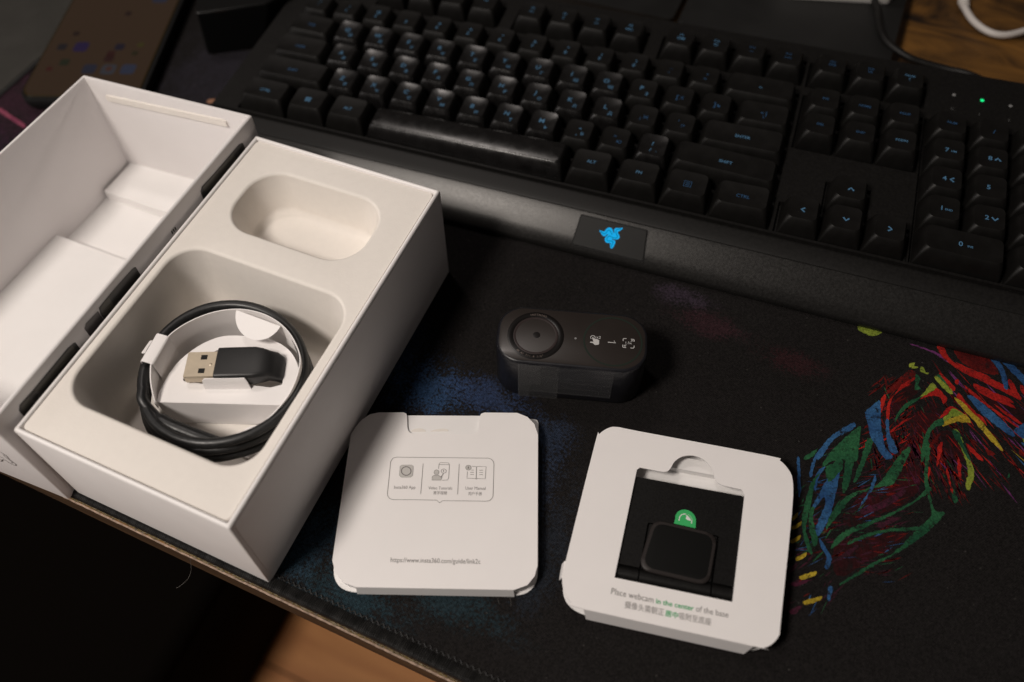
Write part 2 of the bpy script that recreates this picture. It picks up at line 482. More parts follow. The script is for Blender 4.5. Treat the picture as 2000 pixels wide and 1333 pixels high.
M_PAD = mat('olive_grey_pad', (0.036, 0.034, 0.030), 0.6, spec=0.3, noise=(40, 0.08, 0.05))
M_WHITEP = mat('white_plastic', (0.62, 0.60, 0.58), 0.45)
M_WCABLE = mat('white_cable_jacket', (0.60, 0.56, 0.53), 0.5)
M_GLOSSB = mat('glossy_black_box', (0.006, 0.006, 0.006), 0.16)
M_HAIR = mat('pale_hair', (0.11, 0.10, 0.09), 0.6)
# ---------------------------------------------------------------- print data (mm on the mat / card planes)
ART=[('maroon',[(215.4,169.4),(220.6,176.9),(224.1,182.2),(227.9,181.6),(228.3,174.8),(224.2,165.2),(223.5,154.6),(220,150.7),(215,149),(215,154.6),(218.4,162.7)]),
('maroon',[(226.2,165),(229.7,169.6),(233.6,170.7),(238.2,165.9),(240.4,159.3),(233.4,154.8),(227.6,153.9)]),
('maroon',[(208.2,176.1),(211.4,182.9),(215.5,190.2),(218,184.5),(214.6,178.7),(211.3,171.9),(209.4,167.9)]),
('maroon',[(205,130.5),(212.6,138.4),(218.6,150.7),(223.7,149.2),(224.2,137.5),(217.9,127.9),(208,118),(202.3,112.1),(199.1,114.1)]),
('maroon',[(198.3,102.7),(209.2,110.7),(223,118.8),(218.6,110.3),(209.3,98.8),(203.2,90.9),(199.2,92.3)]),
('maroon',[(237.4,192.7),(243.7,192),(256.3,185),(262.4,182.8),(263.1,189.4),(257.7,193.5),(247.4,196.3),(239,197.8)]),
('blue',[(256.6,180.9),(258.7,184.4),(262.5,187.6),(264.8,182.3),(262.7,178.3),(259.9,178.7)]),
('red',[(257.3,205.4),(259.8,204.2),(264.2,198.4),(261.8,198.5),(258.4,201.4)]),
('yg',[(260.1,178.5),(262.3,178.2),(264,175.3),(261.3,176.2)]),
('red',[(244.1,196.5),(248.1,197.1),(253.5,196.6),(255.6,194.8),(250.7,194.9),(245.8,195.1)]),
('red',[(242,183.7),(244.5,182.7),(246.4,179.2),(243.8,181.3)]),
('red',[(229,161.3),(230.6,164.4),(230.5,156.9),(229.8,151.8)]),
('red',[(237,159.7),(238.8,155.6),(239.1,148.6),(237.4,153.8)]),
('blue',[(185.2,125.6),(186.4,132.1),(188.5,134.3),(186.8,127.5),(186.9,121.6)]),
('green',[(188.5,134.3),(191.1,136.6),(193.3,141.2),(195,137),(193.1,131.3),(190.7,127.9)]),
('green',[(186.3,112.1),(187.7,115),(188.5,108.5),(191.7,102),(191,98.4),(188,103.8)]),
('yg',[(188.4,210.2),(199,214),(198.7,210.2),(195.6,207.4),(191.5,207.5)]),
('yg',[(201.8,213.3),(206.6,214.1),(206,212.3),(202.5,211.8)]),
('purple',[(211.2,209.3),(214.7,209.8),(220.8,209.4),(224.6,208.6),(226.6,207.4),(229.4,205.7),(227.3,205.7),(223.2,207.8),(217.4,208.9)]),
('red',[(222.5,213.1),(225.2,213.9),(226.7,210.4),(229.2,207.3),(234.1,205.3),(240.1,203.8),(246.7,203.8),(250.9,202.7),(253.1,201.4),(257.2,200.4),(258.2,197.5),(251.2,199),(242.8,201),(234.4,202.6),(228.6,205.3),(224.8,208.4)]),
('dred',[(229.3,214.4),(235.1,215.9),(241.5,215.6),(246,212.6),(248.5,207.3),(242.4,205.9),(236,206.7),(231.5,209.5)]),
('red',[(230.9,207.2),(236.1,205.9),(242.4,205.4),(245.9,204),(240.9,203.6),(235,204.6)]),
('red',[(252.4,205.6),(253.9,206.2),(258.2,198.1),(257,198.1),(253.9,201.2)]),
('blue',[(243.6,215.4),(246.5,216),(249.8,212.4),(251.9,206.5),(252.9,201.1),(251.1,201.1),(249.8,206.7),(246.9,211.8)]),
('blue',[(248.2,215.8),(252,216.2),(260.7,209),(261.4,203.8),(256.7,207.9)]),
('yg',[(212.7,198.5),(214.9,200),(214.7,198.1),(216.4,198.3),(215.9,197.2),(214.1,196.4),(213.7,197.2),(213,196.5)]),
('yg',[(217.4,198.7),(218.7,198.7),(219.8,196.5),(221,197),(220.8,195.8),(218.6,196),(217.5,196.2)]),
('dred',[(212.8,194.8),(215.5,195.3),(215.9,192.6),(214,189),(211.2,184.5),(208.2,181.6),(205.7,178.3),(206.5,181.4),(209.8,188.4)]),
('red',[(211,186.1),(212.5,187.8),(214.6,191),(216.1,192.2),(214.2,187.4),(210.6,182.6),(208.7,178.5),(208.3,175),(208.5,170.8),(208.8,166.6),(207.6,166.1),(207.2,171.3),(207.4,175.7),(209.3,180.3)]),
('red',[(204.2,174.4),(205.3,178.7),(206,176.3),(205.6,170.6),(205.1,168.8)]),
('green',[(215.9,194.1),(218.2,192.5),(217.4,188.8),(218.7,187.1),(216.6,185.6),(216.5,189.5)]),
('yg',[(223.3,192.3),(225.2,190.3),(223.8,188.1),(220.2,183.3),(218.4,181.4),(221,186.9),(222.2,190.8)]),
('red',[(225.2,190.3),(229.8,186.7),(228.6,183),(227.4,185.7),(224.9,185.8),(221.8,183.9),(219.2,181.5),(222,185.9),(224.2,188.3)]),
('green',[(220.2,183.8),(218.1,180.2),(214.6,174.9),(212.4,170.2),(211.3,166.1),(211.2,168.6),(212.4,173.4),(214.3,177.5),(217.2,180.9)]),
('red',[(210.3,161.4),(215.4,169.6),(215.5,169.1),(210.5,160.7)]),
('yg',[(223.4,195.5),(225.4,196),(231.4,191.2),(231,189.2),(227.2,191.2)]),
('green',[(224.4,197.3),(226.5,197.1),(230.5,192),(228.2,193.3),(225.1,195.3)]),
('red',[(225.1,198.2),(226.8,198.3),(232.4,193.3),(231.4,191.2),(228.5,194.5)]),
('red',[(231.9,197.6),(233.3,198.2),(233.2,195.4),(231.9,195.9)]),
('red',[(233.9,191.2),(235.7,189.7),(237.2,187.1),(235.5,187.5),(233.3,188.7)]),
('yellow',[(232.5,188.4),(236,187.1),(239.5,184.8),(243.9,180.8),(247.4,177),(250.9,173.4),(253.3,170),(252.4,169.4),(247.4,173.4),(240.7,180),(234,185.8)]),
('red',[(235.9,187.6),(238,186.9),(244.7,181.1),(244.3,180.7),(239.1,184.6)]),
('blue',[(237.2,191.2),(240.8,191.9),(246.1,188.1),(252.4,183.9),(256.9,180),(256.5,177.7),(252,179.5),(244.4,183.7),(239.9,188.2)]),
('red',[(235.2,196.2),(238.5,194.8),(244.6,190.7),(250.5,187.8),(258,183.8),(257.2,183.3),(249.8,186.5),(243.9,189.9),(238.7,192.6)]),
('red',[(239.1,198.6),(243.1,198.3),(249.4,196.6),(253.6,195),(256.6,192.3),(251.7,192.6),(245.2,193.7),(240.5,195.6)]),
('red',[(247.8,191.5),(254.1,188.8),(259,186.1),(258.3,185.3),(252.1,188)]),
('red',[(231.5,183.1),(233.9,183),(238.3,180.6),(232.4,181.9),(230.7,178.5),(227.9,175.1),(229.7,180.2)]),
('yg',[(232,181.9),(234,182.5),(237.9,180.4),(232.8,178.3),(229.8,172.8),(229.4,176.3),(231.1,178.6)]),
('yellow',[(233.3,177.9),(237.8,181.4),(240.1,177.9),(234.6,176.4),(229.9,171.7),(229.8,173.8)]),
('green',[(229.2,175.7),(230,172.8),(226.8,170.2),(225.3,166.1),(225.1,160.9),(225,155.3),(223.9,151.3),(223.1,154.5),(223.3,162.7),(224.2,167.8),(226.1,172.8)]),
('green',[(233.5,171.7),(236.4,171.4),(237.5,168.2),(239.4,164.9),(241.9,159.9),(240.3,160.7),(237,165.9),(234.7,168.1)]),
('blue',[(203.3,174.6),(204.5,172.3),(206,162.8),(207.7,157.2),(209.6,152.3),(212.9,149.6),(210.4,147.1),(206.6,151),(202.9,155.7),(201.4,160.3),(198.9,166.2),(200.7,169.6)]),
('blue',[(207.6,165.8),(208.8,166.1),(210.2,159.8),(214.5,152.4),(211.8,151.2),(209.4,156.4)]),
('blue',[(195.3,159),(195.9,158),(190.5,150.4),(188.2,144.8),(186.1,137.8),(184.8,136.2),(185.8,141.7),(187.9,148.3),(191.4,154.5)]),
('green',[(198.4,158),(198.7,156),(199.7,145.1),(199.8,142.1),(198.4,141),(195.1,140.6),(188.7,137.4),(190.8,143.9),(194.3,152.6)]),
('green',[(201.9,154.2),(204.1,153.6),(203.1,147),(202.1,143.1),(201.3,143.2),(201.6,148.9)]),
('red',[(239.2,167.4),(242.1,166.1),(246.4,162.3),(245.7,161.5),(241.5,163.8)]),
('dred',[(240.5,170.5),(243.8,169.3),(242.6,169.3)]),
('dred',[(252.3,175.7),(255.1,175.1),(254.8,174.5)]),
('dred',[(246.7,168),(250.7,166.7),(248.1,165.1)]),
('dred',[(228.7,167.6),(229.2,166.8),(226.4,159.9),(225.9,160.8)]),
('dred',[(259.2,172.3),(261.7,170.3),(259.8,170)]),
('blue',[(259.7,176.5),(262.4,176.2),(261,175)]),
('blue',[(193.4,137.6),(194.3,135.5),(194.5,126),(194.5,117.9),(193.9,110.8),(191.9,103.8),(190.1,103),(190.1,108),(191.4,116.5),(190.6,120.8),(187.9,113.9),(187.1,115.8),(189,123.7),(190.3,130.2)]),
('blue',[(195.7,159.6),(195.8,156.1),(190.7,150.1),(186.8,143.4),(184.3,134.9),(184.3,127.6),(183.1,128.3),(183.2,135.7),(185.4,142.8),(188.5,150.5)]),
('blue',[(177,133.6),(178.4,133),(181.6,119.3),(181.1,116.8),(179.2,124.3)]),
('green',[(179.7,135.4),(184.1,141.6),(183,136.8),(180.4,134.2)]),
('green',[(197.5,158.1),(198.8,157.4),(199.1,148.6),(198.7,138.6),(199,131.5),(197.6,125.6),(196.7,126.4),(196,131.4),(195.6,139.7),(194.2,141.6),(190,137.3),(186.9,132.3),(188.4,140.3),(192.8,149.7)]),
('green',[(202,152.3),(204.9,156.1),(203,142.8),(201.5,133.8),(199.9,131.9),(201.1,142.1)]),
('green',[(187.2,130.7),(186.1,126),(186.2,115.5),(186.3,109.8),(186.7,103.2),(191,95.7),(189.2,95.5),(185.6,102.7),(183.9,109.9),(184.2,120.4),(184.9,126.7)]),
('green',[(217.8,156.5),(219,155.2),(217.2,146.4),(214.7,137),(210.3,133.9),(204.3,129),(200.3,123.8),(198.3,118.4),(196.4,113),(194.3,108.7),(193.8,106.2),(193.7,111.8),(196.1,119.7),(199.9,126),(205.8,131.4),(209.2,134.7),(212,141.8),(214.7,150.3)]),
('green',[(227.6,141.3),(229.1,140.2),(226.3,136.1),(221.5,129.4),(215,122.1),(208.5,114.8),(202.8,109),(199.9,104.4),(196.9,99.9),(197.9,104.7),(201.6,110.7),(208.2,116.9),(216.5,125),(223.8,133.8)]),
('green',[(224.5,161.9),(226.2,160.1),(226.6,149.2),(228,141.5),(230.5,133.2),(232.5,131.8),(235.2,132.4),(230,121.8),(223.8,112.6),(215.2,102.4),(207.5,92.8),(202.9,87.2),(203.5,89),(211.1,99),(219,107.8),(223.4,115.7),(227.8,124.2),(230.4,129.8),(228.1,136.9),(225.9,143),(225.2,152.3)]),
('green',[(226.2,122.4),(225.5,120.4),(215.9,115.8),(209.2,110.7),(203.5,104.9),(202.6,105.1),(208.9,112.2),(215.8,116.8)]),
('yg',[(234.2,172.2),(236.2,171.8),(239.4,164.4),(243,157.4),(243.7,154.1),(242.7,146),(241.1,147.6),(241.5,153.1),(239.9,159.7),(236.2,166.8)]),
('green',[(236.2,144.4),(237.2,144.2),(239.1,139.8),(237.9,138.1),(236.5,141.6)]),
('red',[(233.4,152.7),(234,151.7),(236.9,142.9),(236.4,142.7),(233.7,149.8)]),
('red',[(226.5,150.4),(227.7,149.7),(227.3,144.7)]),
('blue',[(192.1,102.7),(194.9,100.1),(198.1,96.1),(197.5,91.6),(196,92),(196.1,96.3),(193.2,99.4)]),
('blue',[(198.8,84.3),(200.3,85.5),(200.5,80.4),(199.7,79.6)]),
('blue',[(207.6,138.7),(208,133),(203.8,120.1),(204.5,123.3),(206.4,131.1)]),
('yellow',[(181.3,103.1),(182.9,105.1),(184.4,106.9),(184.4,105),(182.9,102.9),(181.9,102)]),
('yellow',[(182.1,97.3),(183.6,99.3),(185.2,101.1),(185.2,99.2),(183.7,97.1),(182.7,96.3)]),
('yellow',[(185.3,91.1),(187,93.1),(188.8,95),(188.7,93.1),(187,91),(185.9,90.1)]),
('yellow',[(188.1,84.4),(190.9,86.8),(193.7,89.1),(193.5,87.2),(190.7,84.6),(189,83.5)]),
('yellow',[(191.3,75.5),(194.3,78),(197.3,80.3),(197,78.4),(194,75.8),(192.2,74.6)]),
('yellow',[(180.6,106.8),(181.4,108.5),(182.3,110),(182.5,108.1),(181.6,106.3),(181.1,105.6)]),
('magenta',[(213,129.2),(218.7,136.3),(219.8,135),(214.4,126.4),(205.9,119.3),(204.6,121.1),(209.7,125.5)]),
('magenta',[(199.4,96.6),(205.4,105.2),(206.4,104.6),(201.2,96.9)]),
('magenta',[(184.8,79.8),(193.1,85.5),(187.6,80)]),
('magenta',[(187.4,69.7),(191.5,74.5),(189.7,69.7)]),
('magenta',[(211.9,117.4),(218.6,123.6),(219.6,122.9),(213,116.2)]),
('green',[(256.4,160.1),(256.8,158.4),(255.9,157.5)])]
ICONS={'cam':[('l',[(82.73,139.25),(82.52,139.34),(82.35,139.49),(82.22,139.68),(82.14,139.9),(82.12,140.13),(82.14,140.37),(82.23,140.59),(82.36,140.79),(82.53,140.95),(82.74,141.07),(82.96,141.13),(83.19,141.13),(83.41,141.08),(83.61,140.97),(83.78,140.82),(83.9,140.62),(83.97,140.4),(83.99,140.17),(83.96,139.93),(83.86,139.71)],0.45),('f',[(82.79,140.06),(82.91,140.38),(83.25,140.25),(83.67,139.69),(85.02,140.06),(86.0,139.82),(86.57,137.96),(86.23,137.46),(85.09,136.9),(84.38,137.24),(83.85,137.48),(82.89,137.26),(82.71,137.55),(82.91,137.82),(83.91,138.14),(83.9,138.41),(83.03,139.61)]),('l',[(89.67,140.33),(92.95,141.28),(91.85,141.93)],0.6),('l',[(95.42,143.34),(95.11,144.31),(95.28,144.69),(96.35,145.0)],0.5),('l',[(98.18,145.45),(99.18,145.75),(99.59,145.61),(99.78,144.78)],0.5),('l',[(95.87,141.53),(96.19,140.48),(96.57,140.28),(97.63,140.63)],0.5),('l',[(100.42,142.86),(100.64,141.87),(100.41,141.47),(99.33,141.2)],0.5),('l',[(98.49,144.24),(99.07,145.39)],0.4),('l',[(98.51,145.11),(99.13,145.36),(99.31,144.67)],0.35),('l',[(97.22,142.09),(96.69,141.05)],0.4),('l',[(96.48,141.69),(96.63,140.99),(97.29,141.21)],0.35)],'camtext':[('x2',[(84.41,140.32),(86.3,140.68)]),('1.5x',[(96.84,142.38),(99.27,143.2)])],'sticker':[('l',[(139.59,84.38),(139.44,85.96),(139.86,87.17),(140.86,88.01),(141.47,88.03)],0.35),('f',[(141.33,87.97),(142.01,87.75),(142.91,87.28),(144.25,86.31),(143.25,86.05),(142.34,86.01),(141.68,86.41),(141.86,87.17)]),('l',[(144.25,86.31),(144.35,85.17)],0.35),('l',[(142.19,88.17),(142.45,88.04)],0.25),('l',[(142.85,88.04),(143.1,87.91)],0.25),('l',[(143.39,87.72),(143.65,87.59)],0.25),('l',[(143.88,87.31),(144.13,87.18)],0.25),('l',[(144.2,86.8),(144.45,86.67)],0.25)],'bub':[('c',[(22.52,62.87),(22.49,63.78),(22.76,64.96),(23.91,65.85),(31.38,68.92),(41.0,72.84),(59.63,80.48),(61.0,80.55),(62.27,79.87),(62.92,78.79),(65.68,71.92),(68.05,65.94),(68.1,64.67),(67.55,63.44),(66.49,62.75),(60.72,60.37),(49.97,55.92),(49.25,54.61),(47.68,55.18),(39.74,51.98),(31.13,48.36),(29.63,48.24),(28.45,48.9),(27.73,49.9),(25.75,54.93)],0.22),('l',[(35.48,67.61),(40.5,55.0)],0.2),('l',[(49.5,73.34),(54.45,60.86)],0.2),('c',[(27.11,62.7),(27.58,63.5),(31.27,65.06),(32.23,64.87),(33.84,61.05),(33.36,60.01),(29.82,58.5),(28.76,58.89)],0.15),('l',[(42.44,67.99),(41.72,70.1),(41.98,70.76),(45.1,71.99),(45.82,71.54),(48.08,65.91),(48.01,64.85),(46.06,63.93)],0.2),('l',[(41.87,69.8),(45.82,71.36)],0.2),('c',[(45.88,68.32),(45.96,68.01),(45.92,67.7),(45.76,67.41),(45.51,67.17),(45.19,67.01),(44.84,66.95),(44.49,66.99),(44.19,67.14),(43.96,67.37),(43.84,67.66),(43.84,67.97),(43.95,68.28),(44.17,68.54),(44.47,68.73),(44.81,68.83),(45.17,68.83),(45.49,68.72),(45.75,68.52)],0.2),('l',[(45.21,66.92),(45.15,65.85),(44.91,64.86)],0.3),('c',[(43.31,66.63),(43.42,66.28),(43.4,65.92),(43.27,65.6),(43.05,65.35),(42.74,65.2),(42.4,65.15),(42.05,65.23),(41.74,65.42),(41.5,65.7),(41.35,66.03),(41.32,66.39),(41.4,66.73),(41.59,67.01),(41.87,67.21),(42.2,67.3),(42.55,67.26),(42.89,67.12),(43.16,66.87)],0.2),('c',[(42.08,62.32),(41.57,63.74),(42.03,64.68),(43.01,64.88),(43.68,65.38),(44.68,65.06),(44.97,65.33),(45.38,65.36),(45.55,63.8)],0.2),('l',[(54.04,71.57),(55.09,68.75),(58.37,69.99),(58.76,69.86),(59.09,70.24),(62.15,71.48),(60.32,76.63),(57.11,75.36),(56.75,74.91),(56.16,74.96),(54.85,74.46)],0.2),('l',[(56.7,74.89),(58.73,70.0)],0.25),('l',[(55.31,72.8),(56.26,73.17)],0.2),('l',[(58.34,74.02),(59.76,74.6)],0.2),('l',[(55.24,71.69),(56.66,72.27)],0.2),('l',[(58.74,73.12),(60.16,73.69)],0.2),('l',[(55.65,70.79),(57.06,71.37)],0.2),('l',[(59.14,72.22),(60.55,72.79)],0.2),('c',[(54.8,73.75),(54.89,73.39),(54.85,73.03),(54.69,72.69),(54.42,72.42),(54.08,72.25),(53.7,72.2),(53.33,72.26),(52.99,72.45),(52.75,72.72),(52.61,73.06),(52.59,73.43),(52.71,73.79),(52.94,74.09),(53.25,74.3),(53.62,74.4),(54.01,74.38),(54.36,74.24),(54.65,74.0)],0.2)],'bubf':[('f',[(27.11,62.7),(27.58,63.5),(31.27,65.06),(32.23,64.87),(33.84,61.05),(33.36,60.01),(29.82,58.5),(28.76,58.89)]),('f',[(43.31,66.63),(43.42,66.28),(43.4,65.92),(43.27,65.6),(43.05,65.35),(42.74,65.2),(42.4,65.15),(42.05,65.23),(41.74,65.42),(41.5,65.7),(41.35,66.03),(41.32,66.39),(41.4,66.73),(41.59,67.01),(41.87,67.21),(42.2,67.3),(42.55,67.26),(42.89,67.12),(43.16,66.87)]),('f',[(42.08,62.32),(41.57,63.74),(42.03,64.68),(43.01,64.88),(43.68,65.38),(44.68,65.06),(44.97,65.33),(45.38,65.36),(45.55,63.8)]),('f',[(54.8,73.75),(54.89,73.39),(54.85,73.03),(54.69,72.69),(54.42,72.42),(54.08,72.25),(53.7,72.2),(53.33,72.26),(52.99,72.45),(52.75,72.72),(52.61,73.06),(52.59,73.43),(52.71,73.79),(52.94,74.09),(53.25,74.3),(53.62,74.4),(54.01,74.38),(54.36,74.24),(54.65,74.0)])],'bubk':[('c',[(32.32,62.55),(32.48,62.08),(32.5,61.58),(32.39,61.1),(32.14,60.66),(31.78,60.3),(31.33,60.04),(30.83,59.9),(30.3,59.88),(29.78,59.99),(29.3,60.22),(28.91,60.56),(28.62,60.98),(28.45,61.46),(28.43,61.96),(28.54,62.44),(28.79,62.88),(29.15,63.24),(29.6,63.51),(30.11,63.65),(30.64,63.67),(31.16,63.55),(31.64,63.32),(32.03,62.98)],0.4),('f',[(44.47,68.2),(45.2,68.03),(44.78,67.43)]),('f',[(53.37,73.69),(53.65,73.81),(54.01,73.2),(54.33,73.1),(53.51,72.75),(53.58,73.08)])]}

# ---------------------------------------------------------------- floor, desk, mat
floor = bpy.data.objects.new('floor', None)
rng = random.Random(3)
fl = obj('floor', box(-3000, 3000, -2500, 3000, -725, -703), M_DARK)
tag(fl, 'orange wooden floor far below the desk edge', None, None, 'structure')
y = -1500; k = 0
while y < 1500:
    x = -2400 + rng.random() * 700
    while x < 2000:
        ln = 1100 + rng.random() * 200
        obj('floor_plank', box(x + .6, x + ln - .6, y + .6, y + 138.4, -702.9, -700 + rng.random() * .4), M_FLOOR, fl)
        x += ln
    y += 140

desk = empty('desk', 'dark brown wooden desk with a chipped striped front edge', 'desk', (0, -3.4, -4))
obj('desk_top', box(-900, 900, -2.9, 760, -20, -4.0), M_DESK, desk)
# slightly wavy front edge face
def edge_strip(y0, y1, z0, z1, dy, dz, seed, x0=-420, x1=420, n=420):
    r = random.Random(seed); V = []; F = []
    for i in range(n + 1):
        x = x0 + (x1 - x0) * i / n
        a = (r.random() - .5) * dy; b = (r.random() - .5) * dz
        V += [(x, y0 + a, z0), (x, y0 + a, z1 + b), (x, y1, z1 + b), (x, y1, z0)]
    for i in range(n):
        for k in range(4):
            F.append((4 * i + k, 4 * i + (k + 1) % 4, 4 * i + 4 + (k + 1) % 4, 4 * i + 4 + k))
    return V, F
obj('desk_edge_band', edge_strip(-3.3, -2.85, -19.6, -4.4, .06, .15, 1), M_DESKEDGE, desk, 40)
obj('edge_highlight_line', edge_strip(-3.55, -2.8, -4.9, -4.25, .16, .25, 2), M_EDGELINE, desk, 40)  # pale line paints the highlight along the desk's top edge
obj('chipped_varnish_strip', edge_strip(-2.75, -.9, -4.2, -3.55, .8, .35, 5), M_GOLD, desk, 40)

dark_block = empty('dark_filler_block', 'large black block added on the floor to fill the dark area below the desk', 'added block', (-700, 200, -700))  # added block, its black fills the dark area beside the floor patch
def pad_vf(x0, x1, y0, y1, z0, z1, r):
    w, d, cx, cy = x1 - x0, y1 - y0, (x0 + x1) / 2, (y0 + y1) / 2
    R = []
    for ins, z in ((10, z0), (0, z0 + 12), (0, z1 - 14), (4, z1 - 5), (14, z1)):
        R.append(ring(rrect(w - 2 * ins, d - 2 * ins, r - ins * .5, 6, cx, cy), z))
    return loft(R)
obj('block_body', pad_vf(-1350, -228, -700, 1050, -699.5, -470, 40), M_DARKBLOCK, dark_block, 40)
obj('block_top', pad_vf(-1356, -224, -706, 1056, -478, -450, 30), M_DARKBLOCK, dark_block, 40)

mat_root = empty('desk_mat', 'black cloth desk mat with stitched edge and colourful brush stroke print', 'desk mat', (0, 0, -3.6))
obj('cloth', loft([ring(rrect(980, 361, 6, 4, 10, 179), -3.6), ring(rrect(980, 361, 6, 4, 10, 179), 0)]), M_CLOTH, mat_root, 30)
# stitched binding: a row of tight thread loops over the edge
V = []; F = []
rs = random.Random(7)
xx = -290.0
while xx < 300:
    w = .34 + rs.random() * .12; j = (rs.random() - .5) * .25
    prof = [(-2.0, -3.4), (-2.5, -1.6), (-1.9, .3), (-.6, .95), (1.0, .9), (2.4 + j, .45), (3.1 + j, .02)]
    n0 = len(V)
    for (py, pz) in prof:
        V += [(xx - w + (py + 2) * .09, py, pz - .3), (xx + (py + 2) * .09, py, pz + .12), (xx + w + (py + 2) * .09, py, pz - .3)]
    for i in range(len(prof) - 1):
        a = n0 + 3 * i
        F += [(a, a + 1, a + 4, a + 3), (a + 1, a + 2, a + 5, a + 4)]
    xx += .78 + rs.random() * .12
o = obj('edge_stitching', (V, F), M_STITCH, mat_root, 60); o['kind'] = 'stuff'
pts = []
xx = -290.0; i = 0
while xx < 300:
    pts.append((xx, 3.3 + (.75 if i % 2 else -.35) + rs.random() * .25, .35)); xx += 1.25; i += 1
obj('scalloped_thread', tube(catmull(pts, 3), .25, 5), M_STITCH, mat_root, 60)

INK = {'yg': mat_print('yellow_green_print', (0.11, 0.17, 0.022), (0.26, 0.30, 0.04)), 'green': mat_print('green_print', (0.010, 0.052, 0.026), (0.025, 0.11, 0.045)),
       'blue': mat_print('blue_print', (0.015, 0.050, 0.14), (0.035, 0.115, 0.25)), 'red': mat_print('red_print', (0.22, 0.008, 0.008), (0.42, 0.020, 0.014)),
       'dred': mat_print('dark_red_print', (0.05, 0.005, 0.005), (0.15, 0.010, 0.008)), 'yellow': mat_print('yellow_print', (0.24, 0.16, 0.015), (0.42, 0.31, 0.03)),
       'maroon': mat_print('dark_maroon_print', (0.011, 0.006, 0.006), (0.040, 0.0055, 0.0075), .03), 'purple': mat_print('purple_print', (0.10, 0.02, 0.09), (0.16, 0.04, 0.15)), 'magenta': mat_print('dull_magenta_print', (0.012, 0.010, 0.010), (0.07, 0.012, 0.03)),
       'pink': mat_print('pink_print', (0.16, 0.03, 0.07), (0.26, 0.07, 0.10)), 'copper': mat_print('copper_print', (0.25, 0.12, 0.07), (0.30, 0.16, 0.10))}
ART += [('pink', [(-306, 180.2), (-304, 177), (-293, 174.5), (-280, 171.5), (-280.5, 174), (-294, 177.3)]),
        ('copper', [(-189.1, 232.6), (-182.0, 235.8), (-180.5, 232.5), (-187.6, 229.8)])]
# broad abstract strokes carrying on to the right of the picture, so the print does not stop at the frame
rr = random.Random(11)
def rough_poly(P, amp=.55):
    out = []; N = len(P)
    for i in range(N):
        a = Vector(P[i]); b = Vector(P[(i + 1) % N]); L_ = (b - a).length
        n = max(1, int(L_ / .9)); e = (b - a); nn = Vector((-e.y, e.x)).normalized() if L_ > 0 else Vector((0, 0))
        for k in range(n):
            q = a + e * (k / n) + nn * ((rr.random() - .5) * amp if k else 0)
            out.append((q.x, q.y))
    return out
def stroke_vf(P, z, amp=.55):
    sm = [(p.x, p.y) for p in catmull([(x, y, 0) for x, y in P], 2, True)]
    return flat(rough_poly(sm, amp), [], z)
for i, (c, P) in enumerate(ART):
    obj('printed_stroke', stroke_vf(P, (.028 if c == 'maroon' else .05 + .006 * (i % 9)), .55 if c != 'copper' else .1), INK[c], mat_root)
# dry brush hatching: hundreds of hair-thin marks between the strokes
hat = {}
def hatch(x0, y0, x1, y1, n, ang, ln, w, cols, jit=25):
    for _ in range(n):
        u, v = rr.random(), rr.random()
        x, yv = x0 + (x1 - x0) * u, y0 + (y1 - y0) * v
        a = math.radians(ang + (rr.random() - .5) * jit); L_ = ln * (.4 + rr.random()); ww = w * (.4 + rr.random())
        dx, dy = math.cos(a), math.sin(a)
        P = [(x - dx * L_ / 2, yv - dy * L_ / 2), (x - dy * ww / 2, yv + dx * ww / 2), (x + dx * L_ / 2, yv + dy * L_ / 2), (x + dy * ww / 2, yv - dx * ww / 2)]
        hat.setdefault(rr.choice(cols), []).append(flat(P, [], .045))
hatch(200, 168, 216, 188, 40, 58, 7, .8, ['dred', 'dred', 'dred', 'magenta'])
hatch(205, 140, 240, 168, 130, 118, 9, .8, ['dred', 'dred', 'magenta', 'magenta'])
hatch(186, 95, 220, 140, 80, 30, 8, .8, ['magenta', 'magenta', 'magenta', 'dred'])
hatch(200, 140, 218, 172, 40, 58, 8, .7, ['red', 'dred', 'dred', 'dred'])
hatch(168, 80, 205, 125, 50, 62, 8, .6, ['green', 'magenta', 'magenta'])
hatch(222, 150, 262, 200, 90, 138, 11, .7, ['red', 'dred', 'dred', 'purple'])
hatch(160, 62, 176, 100, 55, 14, 7, .9, ['yellow', 'magenta', 'dred', 'yellow'], 10)
hatch(186, 95, 225, 145, 120, 34, 7, .35, ['green', 'blue', 'dred', 'magenta'], 40)
hatch(200, 140, 242, 188, 150, 124, 7, .4, ['dred', 'dred', 'dred', 'magenta', 'green'], 40)
hatch(165, 70, 200, 120, 90, 60, 6, .35, ['green', 'blue', 'magenta', 'dred'], 50)
hatch(262, 165, 310, 210, 60, 138, 12, 1.1, ['red', 'blue', 'dred', 'yellow'])
for c, L_ in hat.items():
    o = obj('brush_hatching', merge(*L_), INK[c], mat_root); o['kind'] = 'stuff'

# ---------------------------------------------------------------- box lid (left) and box base (centre)
lid = empty('empty_carton', 'empty white carton half at the left edge with stepped bottom and dark product prints', 'carton', (-148, 82, .1))
LC = [(-200, -9), (-98.8, -4), (-98.8, 172.5), (-195.3, 167.2)]
def lr(d, z, r): return ring(rpoly(inset(LC, d), r, 4), z)
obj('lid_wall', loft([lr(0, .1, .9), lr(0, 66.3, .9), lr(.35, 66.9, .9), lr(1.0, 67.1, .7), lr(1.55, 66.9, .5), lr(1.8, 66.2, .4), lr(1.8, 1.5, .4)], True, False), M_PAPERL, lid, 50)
obj('lid_floor', flat(rpoly(inset(LC, 1.7), .3), [], 2.4), M_PAPER2, lid)
obj('rear_riser', merge(box(-192.2, -100.8, 142.6, 169.9, 2.0, 8.6)), M_PAPER2, lid)
obj('front_riser', merge(box(-196.8, -100.8, -2.6, 107.6, 2.0, 9.6)), M_PAPER2, lid)
